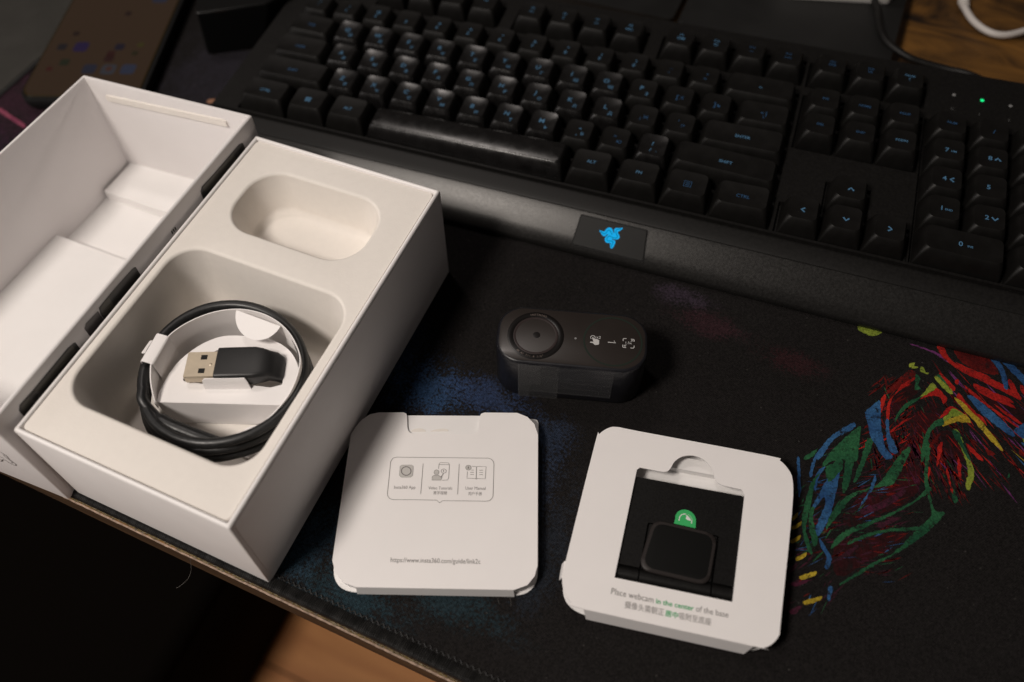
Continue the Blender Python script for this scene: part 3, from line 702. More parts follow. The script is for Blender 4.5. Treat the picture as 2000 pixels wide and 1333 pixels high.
# long glued paper strip with rounded end on the rear inner wall
st = rpoly([(-184.2, 55.2), (-113.2, 57.8), (-113.6, 61.0), (-116.5, 61.4), (-184.5, 58.6)], [1, 1.2, 1.5, 1.5, 1], 4)
def vert_y(P, y0, y1):
    v, f = plate(P, [], 0, 1)
    return [(x, y0 if z < .5 else y1, yy) for x, yy, z in v], f
def shear_back(vf):
    return [(x, y + (x + 98.8) / 96.5 * 5.3, z) for x, y, z in vf[0]], vf[1]
obj('glued_strip', shear_back(vert_y(st, 169.6, 170.75)), M_PULP, lid)
def on_right_wall(P, x=-98.62):
    v, f = flat(P, [], 0)
    return [(x, a, b) for a, b, _ in v], f
dk = mat('dark_product_print', (0.016, 0.014, 0.012), 0.35, noise=(120, .5, .05))
dk2 = mat('brown_product_print', (0.05, 0.045, 0.035), 0.35, noise=(90, .3, .05))
dk3 = mat('grey_product_print', (0.055, 0.047, 0.047), 0.35, noise=(90, .2, .05))
for m_, P, xq in ((dk, rpoly([(160.8, 40), (160.8, 60.0), (158, 61.3), (138, 61.5), (128.2, 62.2), (126.3, 60.5), (126.3, 40)], [0, 1.5, 1, 0, 1, 1.5, 0]), -98.62),
                  (dk, rpoly([(79.6, 40), (79.6, 62.0), (77.5, 62.6), (65.5, 63.1), (56.0, 62.9), (55.0, 60), (55, 40)], [0, 1.2, .5, 0, 0, 0, 0]), -98.62),
                  (dk, rpoly([(39.8, 40), (39.8, 60.8), (36, 61.8), (14.9, 61.6), (8.4, 62.0), (6.8, 60.0), (6.8, 40)], [0, 1, .5, 0, 1, 1.5, 0]), -98.62),
                  (dk2, [(153, 52), (153, 60.6), (128.5, 61.6), (128.5, 58)], -98.55), (dk2, [(62, 50), (62, 62.6), (56.4, 62.4), (55.6, 58)], -98.55),
                  (dk2, [(38, 57), (38, 61.0), (16, 61.0), (16, 58.5)], -98.55), (dk2, [(13, 57), (13, 61.0), (8.5, 61.4), (7.6, 58.5)], -98.55),
                  (dk3, rpoly([(54.9, 40), (54.9, 62.1), (47.8, 62.9), (46.0, 61.4), (46.0, 40)], [0, 0, 1.2, 1.2, 0]), -98.62),
                  (dk3, circ(14.5, 58.2, 2.4, 20), -98.5), (dk, circ(14.5, 58.2, 1.5, 20), -98.45)):
    obj('product_print', on_right_wall(P, xq), m_, lid)
obj('tiny_lettering', merge(*[on_right_wall([(103 + a, 57.0), (103 + a + .7, 57.0), (103 + a + .7, 58.8), (103 + a, 58.8)]) for a in (0, 1.2, 2.4)]), dk, lid)
lg = [(-113.9, 35.4), (-112.6, 34.6), (-112.0, 32.8), (-112.6, 29), (-111.9, 25.5), (-113.6, 23.0), (-116.2, 22.8), (-117.3, 25.2), (-119.5, 24), (-122.8, 20.0), (-124.2, 22.6)]
def front_wall(vf): return [(x, -4.0 - (-98.8 - x) / 101.2 * 5.0 - .12, z) for x, z, _ in vf[0]], vf[1]
obj('line_drawing', merge(front_wall(line2d(catmull([(a, b, 0) for a, b in lg], 5), .42, 0)),
                          front_wall(line2d(catmull([(-113.4, 33.5, 0), (-113.9, 30, 0), (-113.2, 26, 0), (-115.2, 24.2, 0)], 5), .3, 0)),
                          front_wall(line2d(catmull([(-116.9, 27, 0), (-119, 27.4, 0), (-121, 26, 0), (-121.8, 23, 0), (-120, 22.4, 0)], 5), .35, 0))), M_INK, lid)

bx_ = empty('tray_carton', 'open white carton holding a cream moulded tray with two rounded hollows', 'carton', (-48.6, 84, .1))
BC = [(-97.1, 0), (0, 0), (0, 168.8), (-97.1, 168.8)]
def br(d, z, r): return ring(rpoly(inset(BC, d), r, 4), z)
obj('box_wall', loft([br(0, .1, .7), br(0, 57.2, .7), br(.3, 58.0, .8), br(.9, 58.4, .7), br(1.5, 58.25, .5), br(1.85, 57.7, .4), br(1.9, 50, .4)], True, False), M_PAPER, bx_, 50)
# folded wrap seam near the front right corner
obj('wrap_fold', merge(box(-0.02, .16, 2.2, 166.0, .4, 56.6)), M_PAPER, bx_)
# moulded tray
HS = [(-50.0, 134.5, 65.5, 36.4, 14.5, 36.0, 3.2), (-49.0, 60.2, 85.0, 81.5, 13.0, 22.0, 4.0)]
TZ = 57.3
holes = []
for (cx, cy, w, d, r, zf, dr) in HS:
    holes.append(rrect(w + 3.2, d + 3.2, r + 1.6, 10, cx, cy))
TO = rpoly([(-94.9, 2.4), (-2.4, 2.4), (-2.4, 166.4), (-94.9, 166.4)], 2.2, 5)
parts = [flat(TO, holes, TZ)]
TO2 = rpoly([(-95.0, 2.3), (-2.3, 2.3), (-2.3, 166.5), (-95.0, 166.5)], 2.2, 5)
parts.append(loft([ring(TO2, 48), ring(TO2, TZ - .5), ring(TO, TZ)], False, False))
for (cx, cy, w, d, r, zf, dr) in HS:
    R = []
    for k in range(7):     # rolled lip
        a = math.pi / 2 * k / 6
        off = 1.6 * (1 - math.sin(a)); z = TZ - 1.6 * (1 - math.cos(a))
        R.append(ring(rrect(w + 2 * off, d + 2 * off, r + off, 10, cx, cy), z))
    H = TZ - 1.6 - (zf + 4)
    for k in range(1, 5):
        t = k / 4; R.append(ring(rrect(w - 2 * dr * t, d - 2 * dr * t, r - dr * t * .6, 10, cx, cy), TZ - 1.6 - H * t))
    for k in range(1, 7):  # floor fillet
        a = math.pi / 2 * k / 6; off = dr + 4 * (1 - math.cos(a)); z = zf + 4 - 4 * math.sin(a)
        R.append(ring(rrect(w - 2 * off, d - 2 * off, max(r - off * .6, 2), 10, cx, cy), z))
    parts.append(loft(R, False, True))
obj('moulded_tray', merge(*parts), M_PULP, bx_, 45)

# ---------------------------------------------------------------- paper holder and cable inside the big hollow
hold = empty('cable_holder', 'white folded paper holder lying in the large tray hollow', 'paper holder', (-46, 58, 22.1))
band = [(-64.5, 35.5), (-69.5, 42), (-72.3, 50), (-73.0, 60.5), (-69.5, 69.6), (-62.5, 78.0), (-53, 83.6), (-42, 85.3), (-31.5, 83.2), (-22.5, 78.0), (-15.9, 70.6), (-13.6, 60), (-15.5, 50), (-20, 42), (-27, 37)]
bp_ = catmull([(x, y, 0) for x, y in band], 6)
V = []; F = []
for i, p in enumerate(bp_):
    t = i / (len(bp_) - 1)
    top = 41.5 + 8.8 * min(1, t / .12) if t < .12 else (50.3 if t < .74 else 50.3 - 9 * (t - .74) / .26)
    bot = 24 if t > .05 else 38
    q = bp_[min(i + 1, len(bp_) - 1)] - bp_[max(i - 1, 0)]; n = Vector((q.y, -q.x, 0)).normalized() * .22
    V += [(p.x + n.x, p.y + n.y, bot), (p.x + n.x, p.y + n.y, top), (p.x - n.x, p.y - n.y, top), (p.x - n.x, p.y - n.y, bot)]
for i in range(len(bp_) - 1):
    for k in range(4):
        F.append((4 * i + k, 4 * i + (k + 1) % 4, 4 * i + 4 + (k + 1) % 4, 4 * i + 4 + k))
F += [(0, 1, 2, 3), (len(V) - 4, len(V) - 3, len(V) - 2, len(V) - 1)]
obj('paper_band', (V, F), M_PAPER, hold, 50)
plat = [(-65.6, 37.2), (-67.6, 42), (-69.0, 52), (-67.8, 60), (-63.5, 69), (-56, 75.5), (-40, 80.2), (-29.5, 79.2), (-21.5, 74), (-17.2, 67), (-16.3, 60), (-18.2, 55.6)]
pl2 = [(p.x, p.y) for p in catmull([(x, y, 0) for x, y in plat], 5)]
pl2 = pl2[::-1]
slot = [(-66.0, 59.2), (-61.5, 49.2), (-51.8, 51.6), (-33.6, 58.6), (-26.3, 60.6), (-22.6, 63.6), (-27.8, 75.0), (-32, 75.8), (-41, 74.2), (-55.8, 68.6), (-57.5, 66.2)]
obj('platform', plate(pl2, [rpoly(slot, 1.0, 3)], 39.5, 40.0), M_PAPER, hold, 30)
obj('platform_front', merge(loft([[(-65.6, 37.0, 22.6), (-17.9, 55.4, 22.6), (-18.1, 55.9, 22.6), (-65.8, 37.5, 22.6)], [(-65.7, 36.9, 39.9), (-18.0, 55.3, 39.9), (-18.2, 55.8, 39.9), (-65.9, 37.4, 39.9)]])), M_PAPER, hold)
obj('plug_flap', loft([[(-50.6, 49.4, 39.9), (-33.2, 56.9, 39.9), (-33.4, 57.3, 39.9), (-50.8, 49.8, 39.9)], [(-50.8, 50.3, 45), (-34.2, 57.4, 45), (-34.4, 57.8, 45), (-51.0, 50.7, 45)], [(-50.0, 51.0, 46.2), (-35.0, 57.6, 46.2), (-35.2, 58.0, 46.2), (-50.2, 51.4, 46.2)]]), M_PAPER, hold)
# curled half disc folded inwards at the rear of the band
hd = circ(-43.6, 84.4, 10.9, 22, 188, 352)
hdv = [(x, y + (84 - y) * .12, 50.2 - (84 - y) * .42) for x, y in hd]
V = hdv + [(x, y + .3, z - .35) for x, y, z in hdv]; n = len(hdv)
F = [tuple(range(n)), tuple(range(2 * n - 1, n - 1, -1))] + [(i, (i + 1) % n, n + (i + 1) % n, n + i) for i in range(n)]
obj('half_disc_flap', (V, F), M_PAPER, hold)
# strap folded over the coil on the left
V = []; F = []
prof = [(0, 38), (0, 49.6), (.3, 50.4), (1.0, 50.7), (5.6, 50.2), (6.4, 49.2), (6.6, 41.5)]
for (d, z) in prof:
    V += [(-72.6 - d, 60.6 - d * .05, z), (-70.6 - d * 1.0, 47.0 - d * .05, z)]
for i in range(len(prof) - 1): F.append((2 * i, 2 * i + 1, 2 * i + 3, 2 * i + 2))
n = len(V); V += [(x + .25, y, z - .3) for x, y, z in V]; F += [tuple(n + q for q in f[::-1]) for f in F]
F += [(0, 2, n + 2, n), (1, n + 1, n + 3, 3)] + [(2 * i, 2 * i + 2, n + 2 * i + 2, n + 2 * i) for i in range(1, 6)] + [(2 * i + 1, n + 2 * i + 1, n + 2 * i + 3, 2 * i + 3) for i in range(1, 6)]
obj('strap', (V, F), M_PAPER, hold, 40)
obj('strap_tongue', xf(plate(rpoly([(0, 0), (3.6, .3), (3.6, 6.4), (0, 6.8)], .8), [], 0, .35), (-82.2, 51.6, 44.6), rz=0.06, ry=-.5), M_PAPER, hold)
obj('base_tab', plate(circ(-27.5, 43.0, 7.6, 24), [], 23.0, 23.4), M_PAPER, hold)

cable = empty('usb_cable', 'coiled black cable with a flat metal ended plug in the big hollow', 'cable', (-46, 58, 22.2))
pts = []
TURN = 3.72; NN = 230
for i in range(NN + 1):
    u = i / NN
    a = math.radians(222 - 360 * TURN * (1 - u))
    ex_ = 4.4 * (1 - min(1, u * 1.25)) * max(0.0, -math.cos(a - math.radians(35)))     # lower turns bulge towards the lower left
    wob = .35 * math.sin(a * 3 + 1)
    x = -45.6 + (33.0 + ex_ + wob) * math.cos(a); yv = 57.6 + (31.4 + ex_ + wob) * math.sin(a)
    x = min(max(x, -85.6), -12.0); yv = min(max(yv, 24.2), 92.6)
    pts.append((x, yv, 26.8 + 21.0 * u ** .85 - (3.0 * max(0, (u - .93) / .07) ** 1.5 if u > .93 else 0)))
e = Vector(pts[-1]); dirv = (e - Vector(pts[-4])).normalized()
obj('cable_jacket', tube(pts, 2.1, 12), M_CABLE, cable, 60)
rel = catmull([e - dirv * 2.0, e + dirv * 3.0, (-63.2, 31.6, 42.3), (-56.5, 29.9, 41.0), (-47.0, 30.3, 39.6), (-38.0, 31.0, 38.2), (-30.0, 31.8, 37.0)], 5)
obj('strain_relief', tube(rel, [2.12 if i < 12 else 2.12 + 1.1 * min(1, (i - 12) / 2) for i in range(len(rel))], 14), M_CABLE, cable, 60)
# plug frame: origin at the tip, x along the plug
PL = dict(loc=(-62.4, 53.9, 0), rz=math.radians(24.5))
def plug(vf): return xf(vf, (-61.2, 54.2, 0), rz=math.radians(24.0))
shellm = obj('plug_shell', plug(loft([ring(rrect(12.6, 11.6, .4, 3, 6.2, 0), 41.0), ring(rrect(12.9, 12.0, .5, 3, 6.2, 0), 41.3), ring(rrect(12.9, 12.0, .5, 3, 6.2, 0), 45.3), ring(rrect(12.6, 11.6, .4, 3, 6.2, 0), 45.6)])), M_METAL, cable, 50)
obj('window', plug(merge(box(5.6, 8.2, 2.1, 4.3, 45.62, 45.68), box(5.6, 8.2, -4.3, -2.1, 45.62, 45.68))), M_DARK, shellm)
obj('dimple', plug(xf(loft([ring(circ(0, 0, .7, 12), 0), ring(circ(0, 0, .25, 12), .25)]), (10.1, -.2, 45.6))), M_METAL, shellm)
def yz(w, h, r, x, cz=43.6):
    return [(x, a, cz + b) for a, b in rrect(w, h, r, 5)]
obj('plug_body', plug(loft([yz(13.6, 6.4, 1.2, 12.4), yz(14.4, 7.4, 1.5, 12.8), yz(14.6, 7.7, 1.6, 16), yz(14.6, 7.7, 1.6, 28), yz(13.6, 7.2, 1.8, 31), yz(11.8, 6.8, 2.0, 34, 43.2), yz(11.8, 6.4, 2.0, 36.6, 42.0), yz(11.0, 5.6, 2.0, 38.6, 39.6), yz(6, 5, 2, 40, 36)])), M_PLUG, cable, 40)

# ---------------------------------------------------------------- left folded card sleeve
def flat_text(words, m, parent, name='printed_text'):
    obj(name, merge(*[text_on(*w, hs=1.18) for w in words]), m, parent)
def icons(key, m, parent, z, name, lw=1.0):
    out = []
    for it in ICONS[key]:
        P = it[1]
        if it[0] == 'f': out.append(flat(P, [], z))
        else:
            out.append(line2d(P, it[2] * lw, z, it[0] == 'c'))
    obj(name, merge(*out), m, parent)
c1 = empty('guide_card', 'white square card sleeve with three small line icons and a web address', 'card sleeve', (47.6, 57.6, .1))
OUT1 = [(0.6, 67.9), (0.8, 71.6), (1.7, 75.8), (3.8, 79.6), (7.0, 81.9), (16.9, 86.1), (18.4, 86.0), (19.2, 85.0), (21.9, 80.0), (22.9, 78.9), (24.3, 78.4), (25.7, 78.6), (48.4, 87.9), (49.9, 88.9), (50.4, 90.4), (50.2, 92.0), (48.4, 97.2), (48.4, 98.6), (49.6, 99.7), (62.6, 105.0), (67.4, 104.9), (71.4, 102.9), (74.8, 98.6), (95.1, 46.5), (95.6, 42.3), (94.3, 37.9), (90.4, 34.3), (34.1, 11.0), (29.1, 10.6), (24.0, 12.8), (20.6, 16.4), (18.7, 21.2)]
obj('front_panel', plate(OUT1[::-1], [], 6.0, 6.5), M_PAPER, c1)
CQ = [(24.0, 6.8), (98.6, 37.5), (71.0, 108.5), (-3.15, 77.8)]
obj('inner_panel', plate(rpoly(inset(CQ, 1.0), [11, 12, 16, 16], 8), [], 5.1, 5.5), M_PAPER2, c1)
obj('inner_tabs', merge(plate([(35 + 3.8 * math.cos(a) * .92 - 1.7 * math.sin(a) * -.4, 84.2 + 3.8 * math.cos(a) * .4 + 1.7 * math.sin(a)) for a in [math.pi * k / 12 for k in range(13)]], [], 5.5, 5.62),
                        plate([(26.8 + 3.2 * math.cos(a) * .92 + 1.4 * math.sin(a) * -.4, 80.6 + 3.2 * math.cos(a) * .4 + 1.5 * math.sin(a)) for a in [math.pi * k / 12 for k in range(13)]], [], 5.5, 5.62)), M_PULP, c1)
obj('paper_leaves', loft([ring(rpoly(inset(CQ, .9), [12, 9, 16, 16], 8), .6), ring(rpoly(inset(CQ, .9), [12, 9, 16, 16], 8), 5.0)]), M_PAPER2, c1, 30)
obj('back_panel', plate(rpoly(inset(CQ, -.2), [11, 10, 2.5, 16], 8), [], .1, .55), M_PAPER2, c1)
def flap(a, b, z1, z0, out, th=.45, cut=1.0):
    a, b = Vector(a), Vector(b); e = (b - a).normalized(); n = Vector((e.y, -e.x))
    R = []
    for z, o_, ct in ((z1, 0, 0), (z0, out, cut)):
        p, q = a + n * o_ + e * ct, b + n * o_ - e * ct
        R.append([(p.x, p.y, z), (q.x, q.y, z), (q.x - n.x * th, q.y - n.y * th, z), (p.x - n.x * th, p.y - n.y * th, z)])
    return loft(R)
obj('front_flap', flap((34.1, 10.95), (90.2, 34.15), 6.45, .1, .7, cut=-.3), M_PAPER2, c1)
obj('side_flap', flap((95.3, 46.2), (74.9, 98.3), 6.0, .1, .2), M_PAPER, c1)
z = 6.6
icons('bubf', M_INKF, c1, z, 'printed_icon'); icons('bub', M_INKL, c1, z + .05, 'printed_icon'); icons('bubk', M_INK, c1, z + .08, 'printed_icon')
flat_text([('Insta360 App', (29.35, 52.75), (37.45, 56.2), z), ('Video Tutorials', (42.5, 58.1), (51.6, 61.85), z), ('User Manual', (56.6, 64.0), (64.2, 67.1), z)], M_INKL, c1)
flat_text([('教学视频', (45.3, 56.95), (50.5, 59.1), z), ('用户手册', (58.6, 62.3), (63.7, 64.4), z)], M_INKL, c1)
flat_text([('https://www.insta360.com/guide/link2c', (42.0, 25.0), (74.6, 38.3), z)], M_INK, c1)

# ---------------------------------------------------------------- right folded card holding the black mount
c2 = empty('mount_card', 'white square card frame with a window cut around a black webcam mount', 'card frame', (141, 80, .1))
OUT2 = [(98.4, 103.6), (98.7, 107.5), (101.0, 111.4), (104.4, 113.6), (113.9, 115.3), (164.8, 124.9), (169.6, 124.6), (173.6, 122.0), (176.3, 117.6), (178.7, 104.6), (183.8, 61.3), (184.3, 56.6), (182.8, 52.6), (180.2, 49.9), (176.5, 49.0), (117.0, 37.2), (111.9, 37.7), (108.1, 40.5), (105.8, 44.6), (104.6, 51.7)]
OUT2 = [(p.x, p.y) for p in catmull([(x, y, 0) for x, y in OUT2], 3, True)][::-1]
bump = [(p.x, p.y) for p in catmull([(127.6, 101.3, 0), (129.4, 102.2, 0), (130.3, 104.2, 0), (131.0, 107.8, 0), (133.4, 111.2, 0), (137.2, 113.2, 0), (141.6, 113.1, 0), (145.3, 110.6, 0), (147.3, 107.6, 0), (148.8, 105.6, 0), (151.2, 105.0, 0)], 4)]
WIN2 = [(118.0, 98.2), (118.9, 99.7)] + bump + [(158.6, 106.2), (160.2, 104.9), (166.2, 61.4), (123.7, 52.8)]
obj('frame_panel', plate(OUT2, [WIN2], 8.9, 9.4), M_PAPER, c2)
C2 = [(106.8, 35.2), (185.0, 50.7), (176.1, 127.0), (97.4, 112.2)]
obj('back_panel', plate(rpoly(inset(C2, .4), [12, 12, 12, 12], 8), [], .1, .6), M_PAPER2, c2)
obj('inner_shelf', plate(rpoly([(116, 104.5), (150, 111.2), (150, 116.5), (114, 110.5)], 1), [], .7, 4.0), M_PAPER2, c2)
obj('side_wall', merge(flap((99.2, 99), (104.9, 52), 8.9, .5, 0), flap((183.3, 64), (179.2, 100), 8.9, .5, 0), flap((160, 123.6), (118, 115.8), 8.9, .5, 0)), M_PAPER2, c2)
obj('front_flap', flap((117.0, 37.15), (177.0, 49.05), 9.3, .4, .9, cut=1.6), M_PAPER, c2)
obj('corner_tab', flap((104.2, 51.5), (105.4, 45.2), 8.8, 4.6, .9, cut=.1, th=.4), M_PAPER, c2)
z = 9.5
flat_text([('Place webcam', (124.45, 46.45), (139.8, 49.5), z), ('of the base', (154.9, 52.75), (166.2, 55.2), z)], M_INK, c2)
obj('printed_text', text_on('in the center', (140.7, 49.75), (154.1, 52.6), z, 1.0, .018), M_INKG, c2)
flat_text([('摄像头需朝正', (130.6, 43.75), (144.6, 46.7), z), ('吸附至底座', (149.95, 47.8), (161.2, 50.2), z)], M_INK, c2)
obj('printed_text', text_on('居中', (145.0, 46.85), (149.6, 47.75), z, 1.0, .02), M_INKG, c2)

mount = empty('webcam_mount', 'black folding webcam mount with a square pad, set in the right card window', 'webcam mount', (142, 79, .7))
MQ = [(123.9, 53.4), (165.9, 62.0), (160.5, 102.9), (118.4, 96.5)]
ex = (Vector(MQ[1]) - Vector(MQ[0])); ey = (Vector(MQ[3]) - Vector(MQ[0]))
def mq(u, v): p = Vector(MQ[0]) + ex * u + ey * v; return (p.x, p.y)
def mqr(u0, v0, u1, v1, r): return rpoly([mq(u0, v0), mq(u1, v0), mq(u1, v1), mq(u0, v1)], r, 5)
obj('base_plate', loft([ring(mqr(.0, .04, 1, 1, .8), .8), ring(mqr(.0, .04, 1, 1, .8), 6.0)]), M_BLACKM, mount, 30)
FP = rpoly([mq(0, .13), mq(.188, .13), mq(.188, .56), mq(.827, .56), mq(.827, .13), mq(1, .13), mq(1, .985), mq(0, .985)], [.3, .3, 1, 1, .3, .3, 1.2, 1.2], 5)
obj('top_plate', plate(FP, [], 6.0, 8.0), M_BLACKM, mount, 30)
for (u0, u1) in ((.0, .188), (.200, .815), (.827, 1.0)):
    a, b = Vector((*mq(u0, .075), 4.85)), Vector((*mq(u1, .075), 4.85))
    obj('hinge_barrel', tube([a, a + (b - a) * .5, b], 3.15, 24), M_BLACKM, mount, 40)
obj('centre_leaf', loft([ring(mqr(.200, .13, .815, .55, .4), 6.0), ring(mqr(.200, .13, .815, .55, .4), 7.6), ring(mqr(.206, .13, .809, .55, .3), 7.9)]), M_BLACKM, mount, 30)
PQ = [(131.0, 60.4), (156.6, 64.6), (154.8, 84.2), (130.3, 80.5)]
PQ = [(130.6, 59.6), (156.9, 64.0), (154.9, 84.9), (130.3, 81.0)]
obj('pad_rim', loft([ring(rpoly(PQ, 5.0, 8), 7.0), ring(rpoly(PQ, 5.0, 8), 8.6), ring(rpoly(inset(PQ, .3), 4.8, 8), 8.9), ring(rpoly(inset(PQ, 1.5), 4.2, 8), 8.95)]), M_PADRIM, mount, 40)
obj('pad', loft([ring(rpoly(inset(PQ, 1.35), 4.2, 8), 8.6), ring(rpoly(inset(PQ, 1.35), 4.2, 8), 8.98), ring(rpoly(inset(PQ, 1.7), 4.0, 8), 9.05)]), M_RUBBER, mount, 40)
sk = [(138.1, 82.6)] + [(141.8 + 4.0 * math.cos(a), 86.1 + 3.9 * math.sin(a)) for a in [math.radians(200 - 190 * k / 16) for k in range(17)]] + [(146.3, 84.0)]
stk = obj('peel_sticker', plate(sk[::-1], [], 8.1, 8.3), M_GREEN, mount)
icons('sticker', M_STW, stk, 8.35, 'curl_icon')

# ---------------------------------------------------------------- webcam
wc = empty('webcam', 'small black webcam wrapped in clear film lying face up on the mat', 'webcam', (74.8, 136.8, .1), rz=.288)
def wl(vf): return xf(vf, (74.8, 136.8, 0), rz=.288)
WW, WD, WR = 64.4, 29.4, 11.5
R = [ring(rrect(WW - 2 * a, WD - 2 * a, WR - a, 12), zz) for a, zz in ((1.8, .1), (.9, .35), (.25, 1.0), (0, 1.9), (0, 26.3), (.25, 27.1), (.8, 27.7), (1.3, 27.9))]
obj('body_shell', wl(loft(R)), M_WEBB, wc, 40)
obj('glass_face', wl(loft([ring(rrect(WW - 2.7, WD - 2.7, WR - 1.3, 12), 27.6), ring(rrect(WW - 2.7, WD - 2.7, WR - 1.3, 12), 27.95), ring(rrect(WW - 3.3, WD - 3.3, WR - 1.6, 12), 28.05)])), M_WEBF, wc, 40)
LX, LY = -15.4, -.5
obj('lens_bezel', wl(loft([ring(circ(LX, LY, r_, 48), zz) for r_, zz in ((12.1, 27.9), (12.1, 28.12), (11.8, 28.2), (9.7, 28.2), (9.5, 28.1))], False, False)), M_LENSR, wc, 40)
obj('lens_glass', wl(loft([ring(circ(LX, LY, r_, 48), zz) for r_, zz in ((9.6, 28.14), (9.2, 28.24), (8.0, 27.9), (6.6, 27.3), (5.4, 26.95), (4.6, 26.9), (3.4, 26.9), (2.0, 26.9), (.6, 26.9))], False, True)), M_LENSG, wc, 60)
obj('lens_core', wl(loft([ring(circ(LX + .4, LY + .3, r_, 40), zz) for r_, zz in ((4.3, 27.2), (4.1, 27.45), (3.0, 27.85), (1.6, 28.05), (.4, 28.1))], False, True)), M_LENSC, wc, 60)
obj('touch_ring', wl(merge(line2d([(x, y_, 0) for x, y_ in circ(17.3, -.2, 12.1, 64)], .7, 28.12, True))), M_GRNRING, wc)
obj('status_light', wl(plate(circ(1.6, -.3, .5, 16), [], 28.05, 28.14)), M_LEDOFF, wc)
def arc_text(s, cx, cy, r, amid, span, size, z, flip=1):
    out = []; n = len(s)
    for i, ch in enumerate(s):
        if ch == ' ': continue
        a = math.radians(amid - flip * span * (i / (n - 1) - .5))
        V, F = text_vf(ch)
        w = max(v[0] for v in V)
        rot = a - math.pi / 2 if flip == 1 else a + math.pi / 2
        out.append(([(cx + r * math.cos(a) + ((x - w / 2) * math.cos(rot) - (y - .35) * math.sin(rot)) * size, cy + r * math.sin(a) + ((x - w / 2) * math.sin(rot) + (y - .35) * math.cos(rot)) * size, z) for x, y, _ in V], F))
    return merge(*out)
obj('ring_lettering', wl(merge(arc_text('INSTA360', LX, LY, 10.75, 88, 36, 1.45, 28.26), arc_text('4K AI F/1.8 1/2"', LX, LY, 10.75, -100, 62, 1.35, 28.26, -1))), M_BRONZEINK, wc)
icons('cam', M_WHITEINK, wc, 28.16, 'touch_icon', .62)
obj('touch_icon', merge(*[text_on(s, P[0], P[1], 28.16) for s, P in [(it[0], it[1]) for it in ICONS['camtext']]]), M_WHITEINK, wc)
obj('clear_film', wl(loft([ring(rrect(WW + 2 * a, WD + 2 * a, WR + a, 12), zz) for a, zz in ((-1.2, .05), (.22, 1.2), (.22, 26.6), (-.4, 28.1), (-1.4, 28.36))], False, True)), M_FILM, wc, 40)
bands = [box(-21.5, 18.6, -WD / 2 - .42, -WD / 2 - .34, 5.5, 27.2), box(-21.5, -4.2, -WD / 2 - .52, -WD / 2 - .46, .8, 27.6), box(-21.5, -16.4, -WD / 2 - .60, -WD / 2 - .56, 1.2, 27.5), box(-16.4, -11.8, -WD / 2 - .66, -WD / 2 - .62, 12.2, 27.5)]
obj('film_seam', wl(merge(*bands)), M_TAPE, wc)
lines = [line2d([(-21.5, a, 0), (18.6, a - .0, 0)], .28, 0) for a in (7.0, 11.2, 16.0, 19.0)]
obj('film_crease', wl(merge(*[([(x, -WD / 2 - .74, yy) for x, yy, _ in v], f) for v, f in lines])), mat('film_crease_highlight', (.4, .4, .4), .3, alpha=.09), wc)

# ---------------------------------------------------------------- keyboard (local frame: x along the rows, y towards the back)
KO = (-148.275, 213.901); KR = .0648
kb = empty('keyboard', 'black full size mechanical keyboard with blue lit legends and wrist lip', 'keyboard', (KO[0], KO[1], 0), rz=KR)
TILT = math.tan(.0344)
def kl(vf): return xf(vf, (KO[0], KO[1], 0), rz=KR)
def extr(prof, x0, x1, ch=0.0):
    rings = []
    for x in (x0, x1): rings.append([(x, a, b) for a, b in prof])
    return loft(rings)
KX0, KX1 = -17.5, 441.5
def pz(t): return 20.4 + max(0, t) * TILT
case_prof = [(-24.0, .6), (-24.0, 4.0), (-10.4, 15.6), (-8.4, 17.0), (-1.2, 19.3), (136.5, 19.3 + 137 * TILT), (138.8, 19.3 + 136 * TILT), (140.0, 17 + 130 * TILT), (139.2, .6)]
obj('case', kl(extr(case_prof, KX0 + .4, KX1 - .4)), M_KEYB, kb, 25)
strip = [(-25.4, .3), (-25.9, 1.2), (-25.9, 3.0), (-25.4, 4.5), (-20.5, 8.9), (-15.5, 12.9), (-11.4, 15.9), (-10.4, 16.5), (-9.6, 16.4), (-10.6, 15.2), (-23.8, 3.9), (-23.8, .3)]
obj('front_strip', kl(extr(strip, KX0, KX1)), M_STRIP, kb, 30)
